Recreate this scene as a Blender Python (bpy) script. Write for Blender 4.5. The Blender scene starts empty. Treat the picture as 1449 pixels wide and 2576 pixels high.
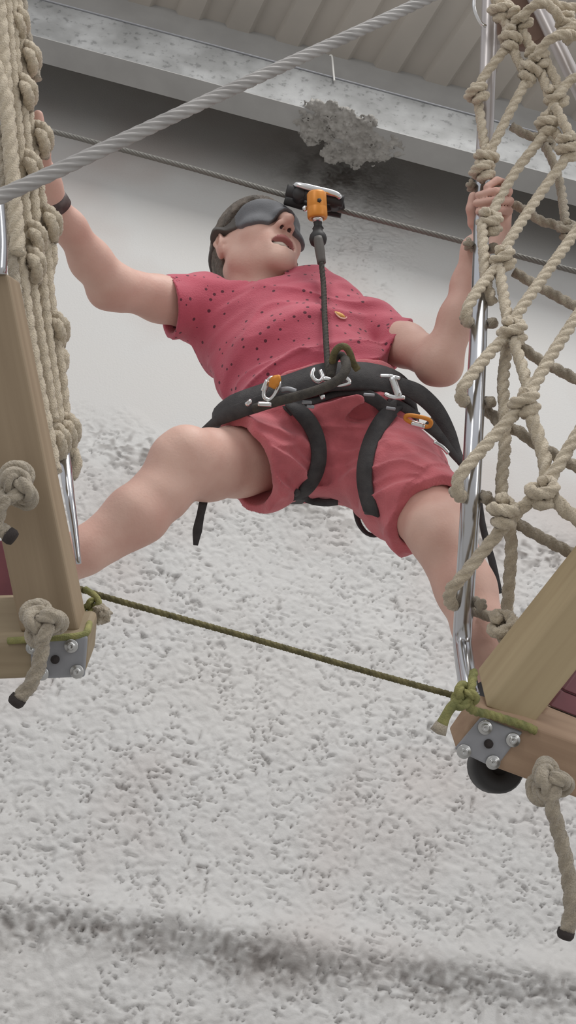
import bpy, math, random
import numpy as np
from mathutils import Vector, Matrix
from mathutils.bvhtree import BVHTree

random.seed(7)
rng = np.random.default_rng(7)
scene = bpy.context.scene
COL = scene.collection
V = lambda *a: np.array(a, dtype=np.float64)

# ------------------------------------------------------------------ camera
F = 2762.0
PITCH, ROLL = math.radians(38), math.radians(15)
CAM = V(0, 0, 1.6)
fwd = V(0, math.cos(PITCH), math.sin(PITCH))
r0 = V(1, 0, 0)
u0 = V(0, -math.sin(PITCH), math.cos(PITCH))
rgt = math.cos(ROLL) * r0 + math.sin(ROLL) * u0
upv = -math.sin(ROLL) * r0 + math.cos(ROLL) * u0
cam = bpy.data.cameras.new('camera')
camo = bpy.data.objects.new('camera', cam)
COL.objects.link(camo)
cam.sensor_fit = 'VERTICAL'
cam.sensor_height = 24.0
cam.lens = F / 2576 * 24.0
cam.clip_start = 0.01
m = Matrix(((rgt[0], upv[0], -fwd[0], CAM[0]), (rgt[1], upv[1], -fwd[1], CAM[1]), (rgt[2], upv[2], -fwd[2], CAM[2]), (0, 0, 0, 1)))
camo.matrix_world = m
scene.camera = camo


def ray(px, py):
    return fwd + (px - 724.5) / F * rgt - (py - 1288) / F * upv


def P(px, py, d):
    """surveyed point: d metres out along the sight axis"""
    return CAM + d * ray(px, py)


def on_y(px, py, y):
    r = ray(px, py)
    return CAM + r * ((y - CAM[1]) / r[1])


def on_z(px, py, z):
    r = ray(px, py)
    return CAM + r * ((z - CAM[2]) / r[2])


def pts(l, dd=0.0):
    return [P(a, b, c + dd) for a, b, c in l]


def nrm(v):
    return v / max(1e-12, np.linalg.norm(v))


# ------------------------------------------------------------------ materials
def s2l(c):
    return tuple(((x / 255) / 12.92 if x / 255 <= .04045 else ((x / 255 + .055) / 1.055) ** 2.4) for x in c)


def mat(name, c, rough=.6, metal=0.0, c2=None, nscale=20, bump=0.0, bscale=80, stretch=None, detail=4, spec=None, lo=.35, hi=.65, sheen=0):
    M = bpy.data.materials.new(name)
    M.use_nodes = True
    nt = M.node_tree
    b = nt.nodes['Principled BSDF']
    b.inputs['Base Color'].default_value = (*s2l(c), 1)
    b.inputs['Roughness'].default_value = rough
    b.inputs['Metallic'].default_value = metal
    if spec is not None:
        b.inputs['Specular IOR Level'].default_value = spec
    if sheen:
        b.inputs['Sheen Weight'].default_value = sheen
    tc = nt.nodes.new('ShaderNodeTexCoord')
    vec = tc.outputs['Object']
    if stretch:
        mp = nt.nodes.new('ShaderNodeMapping')
        mp.inputs['Scale'].default_value = stretch
        nt.links.new(vec, mp.inputs['Vector'])
        vec = mp.outputs['Vector']
    M['vec'] = 0
    if c2:
        n = nt.nodes.new('ShaderNodeTexNoise')
        n.inputs['Scale'].default_value = nscale
        n.inputs['Detail'].default_value = detail
        nt.links.new(vec, n.inputs['Vector'])
        r = nt.nodes.new('ShaderNodeValToRGB')
        r.color_ramp.elements[0].position = lo
        r.color_ramp.elements[1].position = hi
        r.color_ramp.elements[0].color = (*s2l(c), 1)
        r.color_ramp.elements[1].color = (*s2l(c2), 1)
        nt.links.new(n.outputs['Fac'], r.inputs['Fac'])
        nt.links.new(r.outputs['Color'], b.inputs['Base Color'])
    if bump:
        n = nt.nodes.new('ShaderNodeTexNoise')
        n.inputs['Scale'].default_value = bscale
        n.inputs['Detail'].default_value = 5
        nt.links.new(vec, n.inputs['Vector'])
        bp = nt.nodes.new('ShaderNodeBump')
        bp.inputs['Strength'].default_value = bump
        bp.inputs['Distance'].default_value = .005
        nt.links.new(n.outputs['Fac'], bp.inputs['Height'])
        nt.links.new(bp.outputs['Normal'], b.inputs['Normal'])
    return M


M_skin = mat('skin', (212, 176, 161), .55, c2=(201, 159, 145), nscale=14, bump=.12, bscale=220, spec=.35)
M_skin.node_tree.nodes['Principled BSDF'].inputs['Subsurface Weight'].default_value = .08
M_skin.node_tree.nodes['Principled BSDF'].inputs['Subsurface Radius'].default_value = (.012, .005, .003)
M_lip = mat('lip', (178, 116, 112), .5)
M_mouth = mat('mouth_inside', (58, 30, 28), .6)
M_tooth = mat('tooth', (225, 215, 200), .3)
M_hair = mat('hair', (116, 106, 96), .75, c2=(82, 75, 67), nscale=60, bump=.9, bscale=260, stretch=(1, 1, .35))
M_mask = mat('blindfold_cloth', (104, 105, 108), .85, c2=(94, 95, 98), nscale=30, bump=.2, bscale=400)
M_strapband = mat('elastic', (84, 80, 76), .8)
M_short = mat('shorts_cloth', (202, 106, 113), .9, c2=(184, 94, 101), nscale=25, bump=.35, bscale=300, sheen=.2)
M_black = mat('black_webbing', (68, 66, 66), .8, c2=(55, 53, 54), nscale=60, bump=.3, bscale=500)
M_dark = mat('dark_rubber', (44, 43, 43), .6)
M_hose = mat('dark_rope', (74, 69, 62), .85, c2=(58, 54, 50), nscale=120, bump=.4, bscale=600)
M_sleeve = mat('grey_sleeve', (92, 88, 84), .6)
M_steel = mat('brushed_steel', (196, 197, 200), .2, 1.0, bump=.02, bscale=40)
M_tube = mat('painted_tube', (186, 180, 178), .35, .55)
M_alu = mat('polished_metal', (225, 225, 225), .22, 1.0)
M_plate = mat('zinc_plate', (150, 151, 155), .5, .25, c2=(140, 141, 145), nscale=40)
M_screw = mat('screw_steel', (190, 190, 188), .3, .9)
M_orange = mat('orange_anodised', (214, 138, 52), .42, .2)
M_olive = mat('olive_rope', (116, 108, 72), .85, c2=(86, 80, 52), nscale=90, bump=.5, bscale=500)
M_green = mat('green_rope', (150, 146, 92), .85, c2=(120, 122, 76), nscale=60, bump=.5, bscale=500)
M_cable = mat('galvanised_cable', (158, 155, 152), .6, .1, c2=(140, 137, 134), nscale=30)
M_cable2 = mat('dull_cable', (120, 118, 112), .6, .3)
M_watch = mat('watch_band', (66, 52, 50), .5, c2=(92, 76, 74), nscale=80)
M_end = mat('rope_end', (52, 46, 44), .9, bump=.5, bscale=200)
M_brown = mat('brown_leather', (120, 96, 82), .7, c2=(92, 72, 62), nscale=12)
M_maroon = mat('maroon_board', (112, 56, 62), .6, c2=(96, 46, 54), nscale=15)
M_gold = mat('embroidery', (232, 176, 96), .6)
M_cream = mat('embroidery_light', (235, 190, 170), .6)
M_white = mat('white_plastic', (225, 224, 220), .5)
M_shoe = mat('shoe', (60, 58, 60), .8)
M_sole = mat('sole', (200, 198, 194), .7)


def rope_mat(name, c, c2):
    return mat(name, c, .95, c2=c2, nscale=70, bump=.9, bscale=420, lo=.3, hi=.7, sheen=.3, detail=6)


M_rope = rope_mat('hemp_rope', (222, 208, 184), (196, 181, 157))
M_rope_g = rope_mat('weathered_rope', (190, 178, 158), (160, 148, 130))


def wood_mat(name, c, c2, axis):
    s = [60, 60, 60]
    s[axis] = 3
    M = mat(name, c, .7, c2=c2, nscale=1.0, stretch=tuple(s), bump=.15, bscale=1.5, lo=.3, hi=.75)
    return M


def shirt_mat():
    M = mat('tshirt_cloth', (192, 86, 103), .9, c2=(180, 78, 95), nscale=18, bump=.3, bscale=350, sheen=.2)
    nt = M.node_tree
    b = nt.nodes['Principled BSDF']
    tc = nt.nodes.new('ShaderNodeTexCoord')
    v = nt.nodes.new('ShaderNodeTexVoronoi')
    v.inputs['Scale'].default_value = 58
    v.inputs['Randomness'].default_value = .75
    nt.links.new(tc.outputs['Object'], v.inputs['Vector'])
    lt = nt.nodes.new('ShaderNodeMath')
    lt.operation = 'LESS_THAN'
    lt.inputs[1].default_value = .185
    nt.links.new(v.outputs['Distance'], lt.inputs[0])
    mx = nt.nodes.new('ShaderNodeMix')
    mx.data_type = 'RGBA'
    src = b.inputs['Base Color'].links[0].from_socket
    nt.links.new(src, mx.inputs['A'])
    mx.inputs['B'].default_value = (*s2l((92, 34, 48)), 1)
    nt.links.new(lt.outputs[0], mx.inputs['Factor'])
    nt.links.new(mx.outputs['Result'], b.inputs['Base Color'])
    return M


M_shirt = shirt_mat()


# ------------------------------------------------------------------ scene bookkeeping
def new_mesh(name, verts, faces, mats, fm=None, smooth=True):
    me = bpy.data.meshes.new(name)
    v = np.asarray(verts, dtype=np.float32)
    if isinstance(faces, np.ndarray):
        k = faces.shape[1]
        me.vertices.add(len(v))
        me.vertices.foreach_set('co', v.reshape(-1))
        me.loops.add(faces.size)
        me.loops.foreach_set('vertex_index', faces.reshape(-1).astype(np.int32))
        me.polygons.add(len(faces))
        me.polygons.foreach_set('loop_start', np.arange(0, faces.size, k, dtype=np.int32))
        me.update(calc_edges=True)
    else:
        me.from_pydata([tuple(x) for x in v.tolist()], [], [tuple(int(i) for i in f) for f in faces])
    if not isinstance(mats, (list, tuple)):
        mats = [mats]
    for x in mats:
        me.materials.append(x)
    if fm is not None:
        me.polygons.foreach_set('material_index', np.asarray(fm, dtype=np.int32))
    me.polygons.foreach_set('use_smooth', np.full(len(me.polygons), smooth, dtype=bool))
    me.update()
    return me


def tag(o, label, cat, group=None):
    o['label'] = label
    o['category'] = cat
    if group:
        o['group'] = group


def thing(name, base, label, cat, group=None):
    o = bpy.data.objects.new(name, None)
    o.empty_display_size = .05
    o.location = Vector(base)
    COL.objects.link(o)
    tag(o, label, cat, group)
    o['base'] = [float(x) for x in base]
    return o


def obj(name, geo, mats, parent=None, smooth=True, fm=None, label=None):
    """one mesh object; geometry arrives in world metres and is stored about its own origin"""
    v, f = geo[0], geo[1]
    v = np.asarray(v, dtype=np.float64)
    me = new_mesh(name, v, f, mats, fm, smooth)
    o = bpy.data.objects.new(name, me)
    COL.objects.link(o)
    if parent is None:
        c = (v.min(0) + v.max(0)) / 2
        c[2] = v[:, 2].min()
        me.transform(Matrix.Translation(-Vector(c)))
        o.location = Vector(c)
        o['base'] = [float(x) for x in c]
    else:
        b = Vector(parent['base'])
        me.transform(Matrix.Translation(-b))
        o.parent = parent
        o['base'] = [float(x) for x in b]
    if label:
        o['label'] = label
    return o


def struct(name, geo, mats, parent=None, smooth=False):
    o = obj(name, geo, mats, parent, smooth)
    if parent is None:
        o['kind'] = 'structure'
    return o


def merge(*gs):
    vs, fs, n = [], [], 0
    for v, f in gs:
        v = np.asarray(v)
        vs.append(v)
        fs += [tuple(i + n for i in q) for q in f]
        n += len(v)
    return np.vstack(vs), fs


# ------------------------------------------------------------------ sweeps
def smooth_path(p, step):
    p = np.asarray(p, dtype=np.float64)
    if len(p) == 2:
        n = max(2, int(np.linalg.norm(p[1] - p[0]) / step) + 1)
        t = np.linspace(0, 1, n)[:, None]
        return p[0] * (1 - t) + p[1] * t
    q = np.vstack([2 * p[0] - p[1], p, 2 * p[-1] - p[-2]])
    out = []
    for i in range(1, len(q) - 2):
        a, b, c, d = q[i - 1:i + 3]
        n = max(3, int(np.linalg.norm(c - b) / step * 1.5) + 1)
        t = np.linspace(0, 1, n, endpoint=False)[:, None]
        out.append(.5 * (2 * b + (c - a) * t + (2 * a - 5 * b + 4 * c - d) * t * t + (3 * b - a - 3 * c + d) * t ** 3))
    out.append(q[-2][None])
    o = np.vstack(out)
    s = np.concatenate([[0], np.cumsum(np.linalg.norm(np.diff(o, axis=0), axis=1))])
    n = max(3, int(s[-1] / step) + 1)
    t = np.linspace(0, s[-1], n)
    return np.stack([np.interp(t, s, o[:, k]) for k in range(3)], 1)


def frames(p, closed=False):
    if closed:
        T = np.roll(p, -1, 0) - np.roll(p, 1, 0)
    else:
        T = np.gradient(p, axis=0)
    T /= np.maximum(1e-12, np.linalg.norm(T, axis=1))[:, None]
    a = V(0, 0, 1) if abs(T[0][2]) < .8 else V(1, 0, 0)
    n = nrm(np.cross(T[0], a))
    N = [n]
    for i in range(1, len(p)):
        n = n - T[i] * np.dot(n, T[i])
        n = nrm(n)
        N.append(n)
    N = np.array(N)
    return T, N, np.cross(T, N)


def sweep(path, rad, n=14, lobes=0, pitch=None, closed=False, caps=True, step=None, depth=.65):
    """round tube, or with lobes a laid rope whose strands turn along it"""
    rm = rad if np.isscalar(rad) else max(rad)
    if step is None:
        step = (pitch / 10 if lobes else rm * .7)
    p = np.asarray(path) if closed else smooth_path(path, step)
    k = len(p)
    T, N, B = frames(p, closed)
    if np.isscalar(rad):
        R = np.full(k, rad)
    else:
        R = np.interp(np.linspace(0, 1, k), np.linspace(0, 1, len(rad)), rad)
    s = np.concatenate([[0], np.cumsum(np.linalg.norm(np.diff(p, axis=0), axis=1))])
    ph = np.linspace(0, 2 * np.pi, n, endpoint=False)
    A = np.tile(ph, (k, 1))
    rr = np.ones_like(A)
    if lobes:
        w = 2 * np.pi / lobes
        x = (ph + w / 2) % w - w / 2
        c = .53 if lobes == 3 else .72
        q = .47 if lobes == 3 else .30
        prof = c * np.cos(x) + np.sqrt(np.maximum(1e-4, q * q - (c * np.sin(x)) ** 2))
        prof = (1 - depth) * .95 + depth * prof
        rr = np.tile(prof, (k, 1))
        A = A + (s / pitch * 2 * np.pi)[:, None]
    vv = p[:, None, :] + (R[:, None] * rr * np.cos(A))[..., None] * N[:, None, :] + (R[:, None] * rr * np.sin(A))[..., None] * B[:, None, :]
    v = vv.reshape(-1, 3)
    f = []
    for i in range(k if closed else k - 1):
        i2 = (i + 1) % k
        for j in range(n):
            j2 = (j + 1) % n
            f.append((i * n + j, i * n + j2, i2 * n + j2, i2 * n + j))
    if caps and not closed:
        v = np.vstack([v, p[0] - T[0] * R[0] * .25, p[-1] + T[-1] * R[-1] * .25])
        a, b = len(v) - 2, len(v) - 1
        for j in range(n):
            j2 = (j + 1) % n
            f.append((a, j2, j))
            f.append((b, (k - 1) * n + j, (k - 1) * n + j2))
    return v, f


def rope(path, R, soft=.48):
    return sweep(path, R, 18, 3, pitch=6.2 * R, depth=soft)


def knot(c, size, R, axis, twist=0.0, squash=1.0):
    """a half-tied overhand lump of the rope itself"""
    axis = nrm(np.asarray(axis, float))
    a = nrm(np.cross(axis, fwd))
    b = np.cross(a, axis)
    t = np.linspace(0, 2 * np.pi, 72, endpoint=False)
    x = np.sin(t) + 2 * np.sin(2 * t)
    y = np.cos(t) - 2 * np.cos(2 * t)
    z = -np.sin(3 * t)
    ct, st = math.cos(twist), math.sin(twist)
    x, y = x * ct - y * st, x * st + y * ct
    k = size / 3.0
    p = c + k * (x[:, None] * a * squash + y[:, None] * axis + 1.0 * z[:, None] * b * (R / k) * 1.05)
    return sweep(p, R, 18, 3, pitch=None or (np.linalg.norm(np.diff(p, axis=0), axis=1).sum() / round(np.linalg.norm(np.diff(p, axis=0), axis=1).sum() / (6.2 * R))), closed=True, depth=.55)


def hitch(c, R, axis, turns=1.9, wide=1.75, tip=.5):
    """turns of rope pulled tight round a crossing"""
    axis = nrm(np.asarray(axis, float))
    axis = nrm(axis - tip * fwd)
    a = nrm(np.cross(axis, fwd))
    b = np.cross(axis, a)
    t = np.linspace(0, 1, int(26 * turns))
    r = R * wide * np.clip(np.minimum(t, 1 - t) * 7 + .25, 0, 1)
    th = t * turns * 2 * np.pi + .6
    p = c + (r * np.cos(th))[:, None] * a + (r * np.sin(th))[:, None] * b + ((t - .5) * turns * 1.75 * R)[:, None] * axis
    return sweep(p, R, 18, 3, pitch=6.2 * R, depth=.48)


def ribbon(path, normals, width, thick, closed=False):
    p = np.asarray(path)
    k = len(p)
    T = (np.roll(p, -1, 0) - np.roll(p, 1, 0)) if closed else np.gradient(p, axis=0)
    T /= np.maximum(1e-12, np.linalg.norm(T, axis=1))[:, None]
    N = np.asarray(normals, float)
    N = N - T * (N * T).sum(1)[:, None]
    N /= np.maximum(1e-12, np.linalg.norm(N, axis=1))[:, None]
    W = np.cross(T, N)
    w = np.full(k, width) if np.isscalar(width) else np.interp(np.linspace(0, 1, k), np.linspace(0, 1, len(width)), width)
    prof = [(-.5, 0), (-.46, 1), (0, 1.12), (.46, 1), (.5, 0), (.46, -.6), (0, -.7), (-.46, -.6)]
    n = len(prof)
    v = np.stack([p + W * (w * a)[:, None] + N * thick * b * .6 for a, b in prof], 1).reshape(-1, 3)
    f = []
    for i in range(k if closed else k - 1):
        i2 = (i + 1) % k
        for j in range(n):
            j2 = (j + 1) % n
            f.append((i * n + j, i * n + j2, i2 * n + j2, i2 * n + j))
    if not closed:
        f.append(tuple(range(n))[::-1])
        f.append(tuple((k - 1) * n + j for j in range(n)))
    return v, f


def hexa(c, bev=0.0):
    """box from 8 corners: 4 of one face in order, then the 4 behind them; edges eased by bev (fraction)"""
    c = [np.asarray(x, float) for x in c]
    v = c
    f = [(0, 1, 2, 3), (7, 6, 5, 4), (0, 4, 5, 1), (1, 5, 6, 2), (2, 6, 7, 3), (3, 7, 4, 0)]
    return np.array(v), f


def bevel(o, w, seg=3):
    md = o.modifiers.new('ease', 'BEVEL')
    md.width = w
    md.segments = seg
    md.limit_method = 'ANGLE'
    return o


def lathe(c, axis, prof, n=28):
    """prof: (distance along axis, radius)"""
    axis = nrm(np.asarray(axis, float))
    a = nrm(np.cross(axis, V(.31, .2, .93)))
    b = np.cross(axis, a)
    v, f = [], []
    for h, r in prof:
        for j in range(n):
            t = 2 * np.pi * j / n
            v.append(c + axis * h + r * (math.cos(t) * a + math.sin(t) * b))
    for i in range(len(prof) - 1):
        for j in range(n):
            j2 = (j + 1) % n
            f.append((i * n + j, i * n + j2, (i + 1) * n + j2, (i + 1) * n + j))
    f.append(tuple(range(n))[::-1])
    f.append(tuple((len(prof) - 1) * n + j for j in range(n)))
    return np.array(v), f


def prism(poly, back, cuts=1):
    """closed outline of world points carried back along a vector"""
    n = len(poly)
    v = [np.asarray(p) for p in poly] + [np.asarray(p) + back for p in poly]
    f = [tuple(range(n)), tuple(range(2 * n - 1, n - 1, -1))]
    for j in range(n):
        j2 = (j + 1) % n
        f.append((j2, j, n + j, n + j2))
    return np.array(v), f


# ------------------------------------------------------------------ lattice noise
LAT = rng.random((64, 64, 64)).astype(np.float32)


def vnoise(p, freq, off=0.0):
    q = np.asarray(p, dtype=np.float64) * freq + off
    i = np.floor(q).astype(np.int64)
    t = q - i
    t = t * t * t * (t * (t * 6 - 15) + 10)
    i &= 63
    j = (i + 1) & 63
    x0, y0, z0 = i[..., 0], i[..., 1], i[..., 2]
    x1, y1, z1 = j[..., 0], j[..., 1], j[..., 2]
    tx, ty, tz = t[..., 0], t[..., 1], t[..., 2]
    c00 = LAT[x0, y0, z0] * (1 - tx) + LAT[x1, y0, z0] * tx
    c10 = LAT[x0, y1, z0] * (1 - tx) + LAT[x1, y1, z0] * tx
    c01 = LAT[x0, y0, z1] * (1 - tx) + LAT[x1, y0, z1] * tx
    c11 = LAT[x0, y1, z1] * (1 - tx) + LAT[x1, y1, z1] * tx
    return (c00 * (1 - ty) + c10 * ty) * (1 - tz) + (c01 * (1 - ty) + c11 * ty) * tz - .5


# ------------------------------------------------------------------ implicit body surfaces
class Field:
    def __init__(s, lo, hi, h):
        s.h = h
        s.lo = np.asarray(lo, float)
        s.n = np.ceil((np.asarray(hi) - s.lo) / h).astype(int) + 1
        s.f = np.full(s.n, 1.0, dtype=np.float32)

    def block(s, lo, hi):
        a = np.clip(np.floor((lo - s.lo) / s.h).astype(int), 0, s.n)
        b = np.clip(np.ceil((hi - s.lo) / s.h).astype(int) + 1, 0, s.n)
        sl = tuple(slice(x, y) for x, y in zip(a, b))
        ax = [(s.lo[k] + s.h * np.arange(a[k], b[k])).astype(np.float32) for k in range(3)]
        return sl, ax[0][:, None, None], ax[1][None, :, None], ax[2][None, None, :]

    def put(s, sl, d, k, op):
        o = s.f[sl]
        if o.size == 0:
            return
        if op == 'sub':
            d = -d
            a = -o
            b = -d
            if k > 0:
                h = np.maximum(k - np.abs(a - b), 0) / k
                s.f[sl] = -(np.minimum(a, b) - h * h * k * .25)
            else:
                s.f[sl] = np.maximum(o, d)
        else:
            if k > 0:
                h = np.maximum(k - np.abs(o - d), 0) / k
                s.f[sl] = np.minimum(o, d) - h * h * k * .25
            else:
                s.f[sl] = np.minimum(o, d)

    def cone(s, p0, p1, ra, rb, k=.01, op='add'):
        p0, p1 = np.asarray(p0, float), np.asarray(p1, float)
        R = max(ra, rb) + k + 3 * s.h
        sl, X, Y, Z = s.block(np.minimum(p0, p1) - R, np.maximum(p0, p1) + R)
        e = p1 - p0
        L2 = max(1e-12, e @ e)
        t = np.clip(((X - p0[0]) * e[0] + (Y - p0[1]) * e[1] + (Z - p0[2]) * e[2]) / L2, 0, 1)
        d = np.sqrt((X - p0[0] - t * e[0]) ** 2 + (Y - p0[1] - t * e[1]) ** 2 + (Z - p0[2] - t * e[2]) ** 2) - (ra + (rb - ra) * t)
        s.put(sl, d.astype(np.float32), k, op)

    def chain(s, ps, rs, k=.01, op='add', kk=None):
        for i in range(len(ps) - 1):
            s.cone(ps[i], ps[i + 1], rs[i], rs[i + 1], k if (i == 0 or kk is None) else kk, op)

    def ell(s, c, ax, rad, k=.01, op='add'):
        """ellipsoid; ax rows are its three axes"""
        c = np.asarray(c, float)
        R = max(rad) + k + 3 * s.h
        sl, X, Y, Z = s.block(c - R, c + R)
        k0 = 0
        k1 = 0
        for a, r in zip(ax, rad):
            q = (X - c[0]) * a[0] + (Y - c[1]) * a[1] + (Z - c[2]) * a[2]
            k0 = k0 + (q / r) ** 2
            k1 = k1 + (q / (r * r)) ** 2
        k0 = np.sqrt(k0)
        k1 = np.sqrt(k1) + 1e-9
        s.put(sl, (k0 * (k0 - 1) / k1).astype(np.float32), k, op)

    def slab(s, p0, p1, L0, L1, s0, s1, k=.02, cap=.05, op='add'):
        """elliptical trunk segment, half width s[0] along L and half depth s[1] across it"""
        p0, p1 = np.asarray(p0, float), np.asarray(p1, float)
        R = max(max(s0), max(s1)) + k + cap * 0 + 3 * s.h
        sl, X, Y, Z = s.block(np.minimum(p0, p1) - R, np.maximum(p0, p1) + R)
        e = p1 - p0
        ln = np.linalg.norm(e)
        A = e / ln
        w = (X - p0[0]) * A[0] + (Y - p0[1]) * A[1] + (Z - p0[2]) * A[2]
        t = np.clip(w / ln, 0, 1)
        wo = w - t * ln
        Lm = [L0[i] + (L1[i] - L0[i]) * t for i in range(3)]
        dt = Lm[0] * A[0] + Lm[1] * A[1] + Lm[2] * A[2]
        Lm = [Lm[i] - dt * A[i] for i in range(3)]
        ll = np.sqrt(Lm[0] ** 2 + Lm[1] ** 2 + Lm[2] ** 2)
        Lm = [x / ll for x in Lm]
        N = [A[1] * Lm[2] - A[2] * Lm[1], A[2] * Lm[0] - A[0] * Lm[2], A[0] * Lm[1] - A[1] * Lm[0]]
        q = [X - p0[0] - t * e[0], Y - p0[1] - t * e[1], Z - p0[2] - t * e[2]]
        u = q[0] * Lm[0] + q[1] * Lm[1] + q[2] * Lm[2]
        v = q[0] * N[0] + q[1] * N[1] + q[2] * N[2]
        a = s0[0] + (s1[0] - s0[0]) * t
        b = s0[1] + (s1[1] - s0[1]) * t
        k0 = np.sqrt((u / a) ** 2 + (v / b) ** 2 + (wo / cap) ** 2)
        k1 = np.sqrt((u / a ** 2) ** 2 + (v / b ** 2) ** 2 + (wo / cap ** 2) ** 2) + 1e-9
        s.put(sl, (k0 * (k0 - 1) / k1).astype(np.float32), k, op)

    def band(s, fn, width=.03):
        """fn(points, f) -> new f on the cells near the surface"""
        idx = np.nonzero(np.abs(s.f) < width)
        p = np.stack([s.lo[k] + s.h * idx[k] for k in range(3)], 1)
        s.f[idx] = fn(p, s.f[idx]).astype(np.float32)

    def near(s, fn, lo, hi):
        sl, X, Y, Z = s.block(np.asarray(lo), np.asarray(hi))
        X, Y, Z = np.broadcast_arrays(X, Y, Z)
        p = np.stack([X, Y, Z], -1)
        s.f[sl] = fn(p, s.f[sl])

    def sample(s, p):
        q = (p - s.lo) / s.h
        i = np.clip(np.floor(q).astype(int), 0, s.n - 2)
        t = np.clip(q - i, 0, 1)
        o = 0
        for dx in (0, 1):
            for dy in (0, 1):
                for dz in (0, 1):
                    w = (t[..., 0] if dx else 1 - t[..., 0]) * (t[..., 1] if dy else 1 - t[..., 1]) * (t[..., 2] if dz else 1 - t[..., 2])
                    o = o + w * s.f[i[..., 0] + dx, i[..., 1] + dy, i[..., 2] + dz]
        return o

    def mesh(s, relax=2, keep_largest=False):
        f = s.f
        g = f < 0
        c = np.zeros(tuple(x - 1 for x in g.shape), dtype=np.uint8)
        for dx in (0, 1):
            for dy in (0, 1):
                for dz in (0, 1):
                    c += g[dx:dx + c.shape[0], dy:dy + c.shape[1], dz:dz + c.shape[2]]
        act = (c > 0) & (c < 8)
        I = np.argwhere(act)
        vid = np.full(c.shape, -1, dtype=np.int32)
        vid[I[:, 0], I[:, 1], I[:, 2]] = np.arange(len(I))
        off = [(0, 0, 0), (1, 0, 0), (0, 1, 0), (1, 1, 0), (0, 0, 1), (1, 0, 1), (0, 1, 1), (1, 1, 1)]
        val = np.stack([f[I[:, 0] + a, I[:, 1] + b, I[:, 2] + d] for a, b, d in off], 1)
        ed = [(0, 1), (2, 3), (4, 5), (6, 7), (0, 2), (1, 3), (4, 6), (5, 7), (0, 4), (1, 5), (2, 6), (3, 7)]
        acc = np.zeros((len(I), 3))
        cnt = np.zeros(len(I))
        offa = np.array(off, float)
        for a, b in ed:
            va, vb = val[:, a], val[:, b]
            x = (va < 0) != (vb < 0)
            t = np.where(x, va / np.where(x, va - vb, 1), 0)
            acc += np.where(x[:, None], offa[a] + t[:, None] * (offa[b] - offa[a]), 0)
            cnt += x
        v = s.lo + s.h * (I + acc / cnt[:, None])
        fs = []
        for k in range(3):
            sl0 = [slice(None)] * 3
            sl1 = [slice(None)] * 3
            sl0[k] = slice(0, -1)
            sl1[k] = slice(1, None)
            ga, gb = g[tuple(sl0)], g[tuple(sl1)]
            E = np.argwhere(ga != gb)
            a, b = [(1, 2), (2, 0), (0, 1)][k]
            ok = (E[:, a] > 0) & (E[:, b] > 0) & (E[:, a] < g.shape[a] - 1) & (E[:, b] < g.shape[b] - 1)
            E = E[ok]
            flip = ga[E[:, 0], E[:, 1], E[:, 2]]
            q = []
            for da, db in ((0, 0), (-1, 0), (-1, -1), (0, -1)):
                e = E.copy()
                e[:, a] += da
                e[:, b] += db
                q.append(vid[e[:, 0], e[:, 1], e[:, 2]])
            q = np.stack(q, 1)
            q[~flip] = q[~flip][:, ::-1]
            fs.append(q)
        q = np.vstack(fs)
        q = q[(q >= 0).all(1)]
        ii = np.concatenate([q[:, j] for j in range(4) for o in (1, 3)])
        jj = np.concatenate([q[:, (j + o) % 4] for j in range(4) for o in (1, 3)])
        n = np.maximum(np.bincount(ii, minlength=len(v)), 1)[:, None]
        for _ in range(relax):
            a = np.stack([np.bincount(ii, v[jj, k], minlength=len(v)) for k in range(3)], 1)
            v = v * .5 + .5 * a / n
        return v, q


def quads(v, q):
    return v, q
# ------------------------------------------------------------------ the person
cv = lambda x, y, z: x * rgt + y * upv - z * fwd
POLE = [(1166, 1606, 1.55), (1184, 1250, 1.50), (1197, 980, 1.60), (1205, 790, 1.72), (1214, 480, 1.95), (1226, 200, 2.05), (1236, -120, 2.12)]


def pole_at(y, dx=0.0, dd=0.0):
    a = np.array(POLE)[::-1]
    return P(np.interp(y, a[:, 1], a[:, 0]) + dx, y, np.interp(y, a[:, 1], a[:, 2]) + dd)


def pole_d(y):
    a = np.array(POLE)[::-1]
    return float(np.interp(y, a[:, 1], a[:, 2]))


HF = nrm(cv(.52, .55, .65))
HR = cv(-.83, .28, .49)
HR = nrm(HR - HF * (HR @ HF))
HZ = np.cross(HF, HR)
if HZ @ upv < 0:
    HZ = -HZ
HC = P(646, 638, 2.20)
HS = .975


def H(r, f, u):
    return HC + HS * (r * HR + f * HF + u * HZ)


HAX = (HR, HF, HZ)


def hx(*r):
    return [HS * q for q in r]


shR, shL = P(520, 775, 2.11), P(930, 832, 2.07)
elR, wrR = P(282, 718, 1.96), P(132, 506, 1.82)
elL, wrL = P(1108, 912, 1.86), P(1196, 628, pole_d(620) + .045)
Lsh = nrm(shL - shR)
Lhip = nrm(P(985, 945, 1.93) - P(585, 1015, 1.97))
neck = P(640, 748, 2.15)
chest, mid, waist, pelvis = P(712, 840, 2.10), P(758, 915, 2.03), P(792, 985, 1.97), P(830, 1085, 1.93)
hipR, hipL = P(745, 1115, 1.95), P(925, 1125, 1.95)
knR, anR = P(462, 1170, 1.76), P(120, 1446, 1.64)
knL, anL = P(1104, 1335, 1.73), P(1218, 1640, 1.60)

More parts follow.
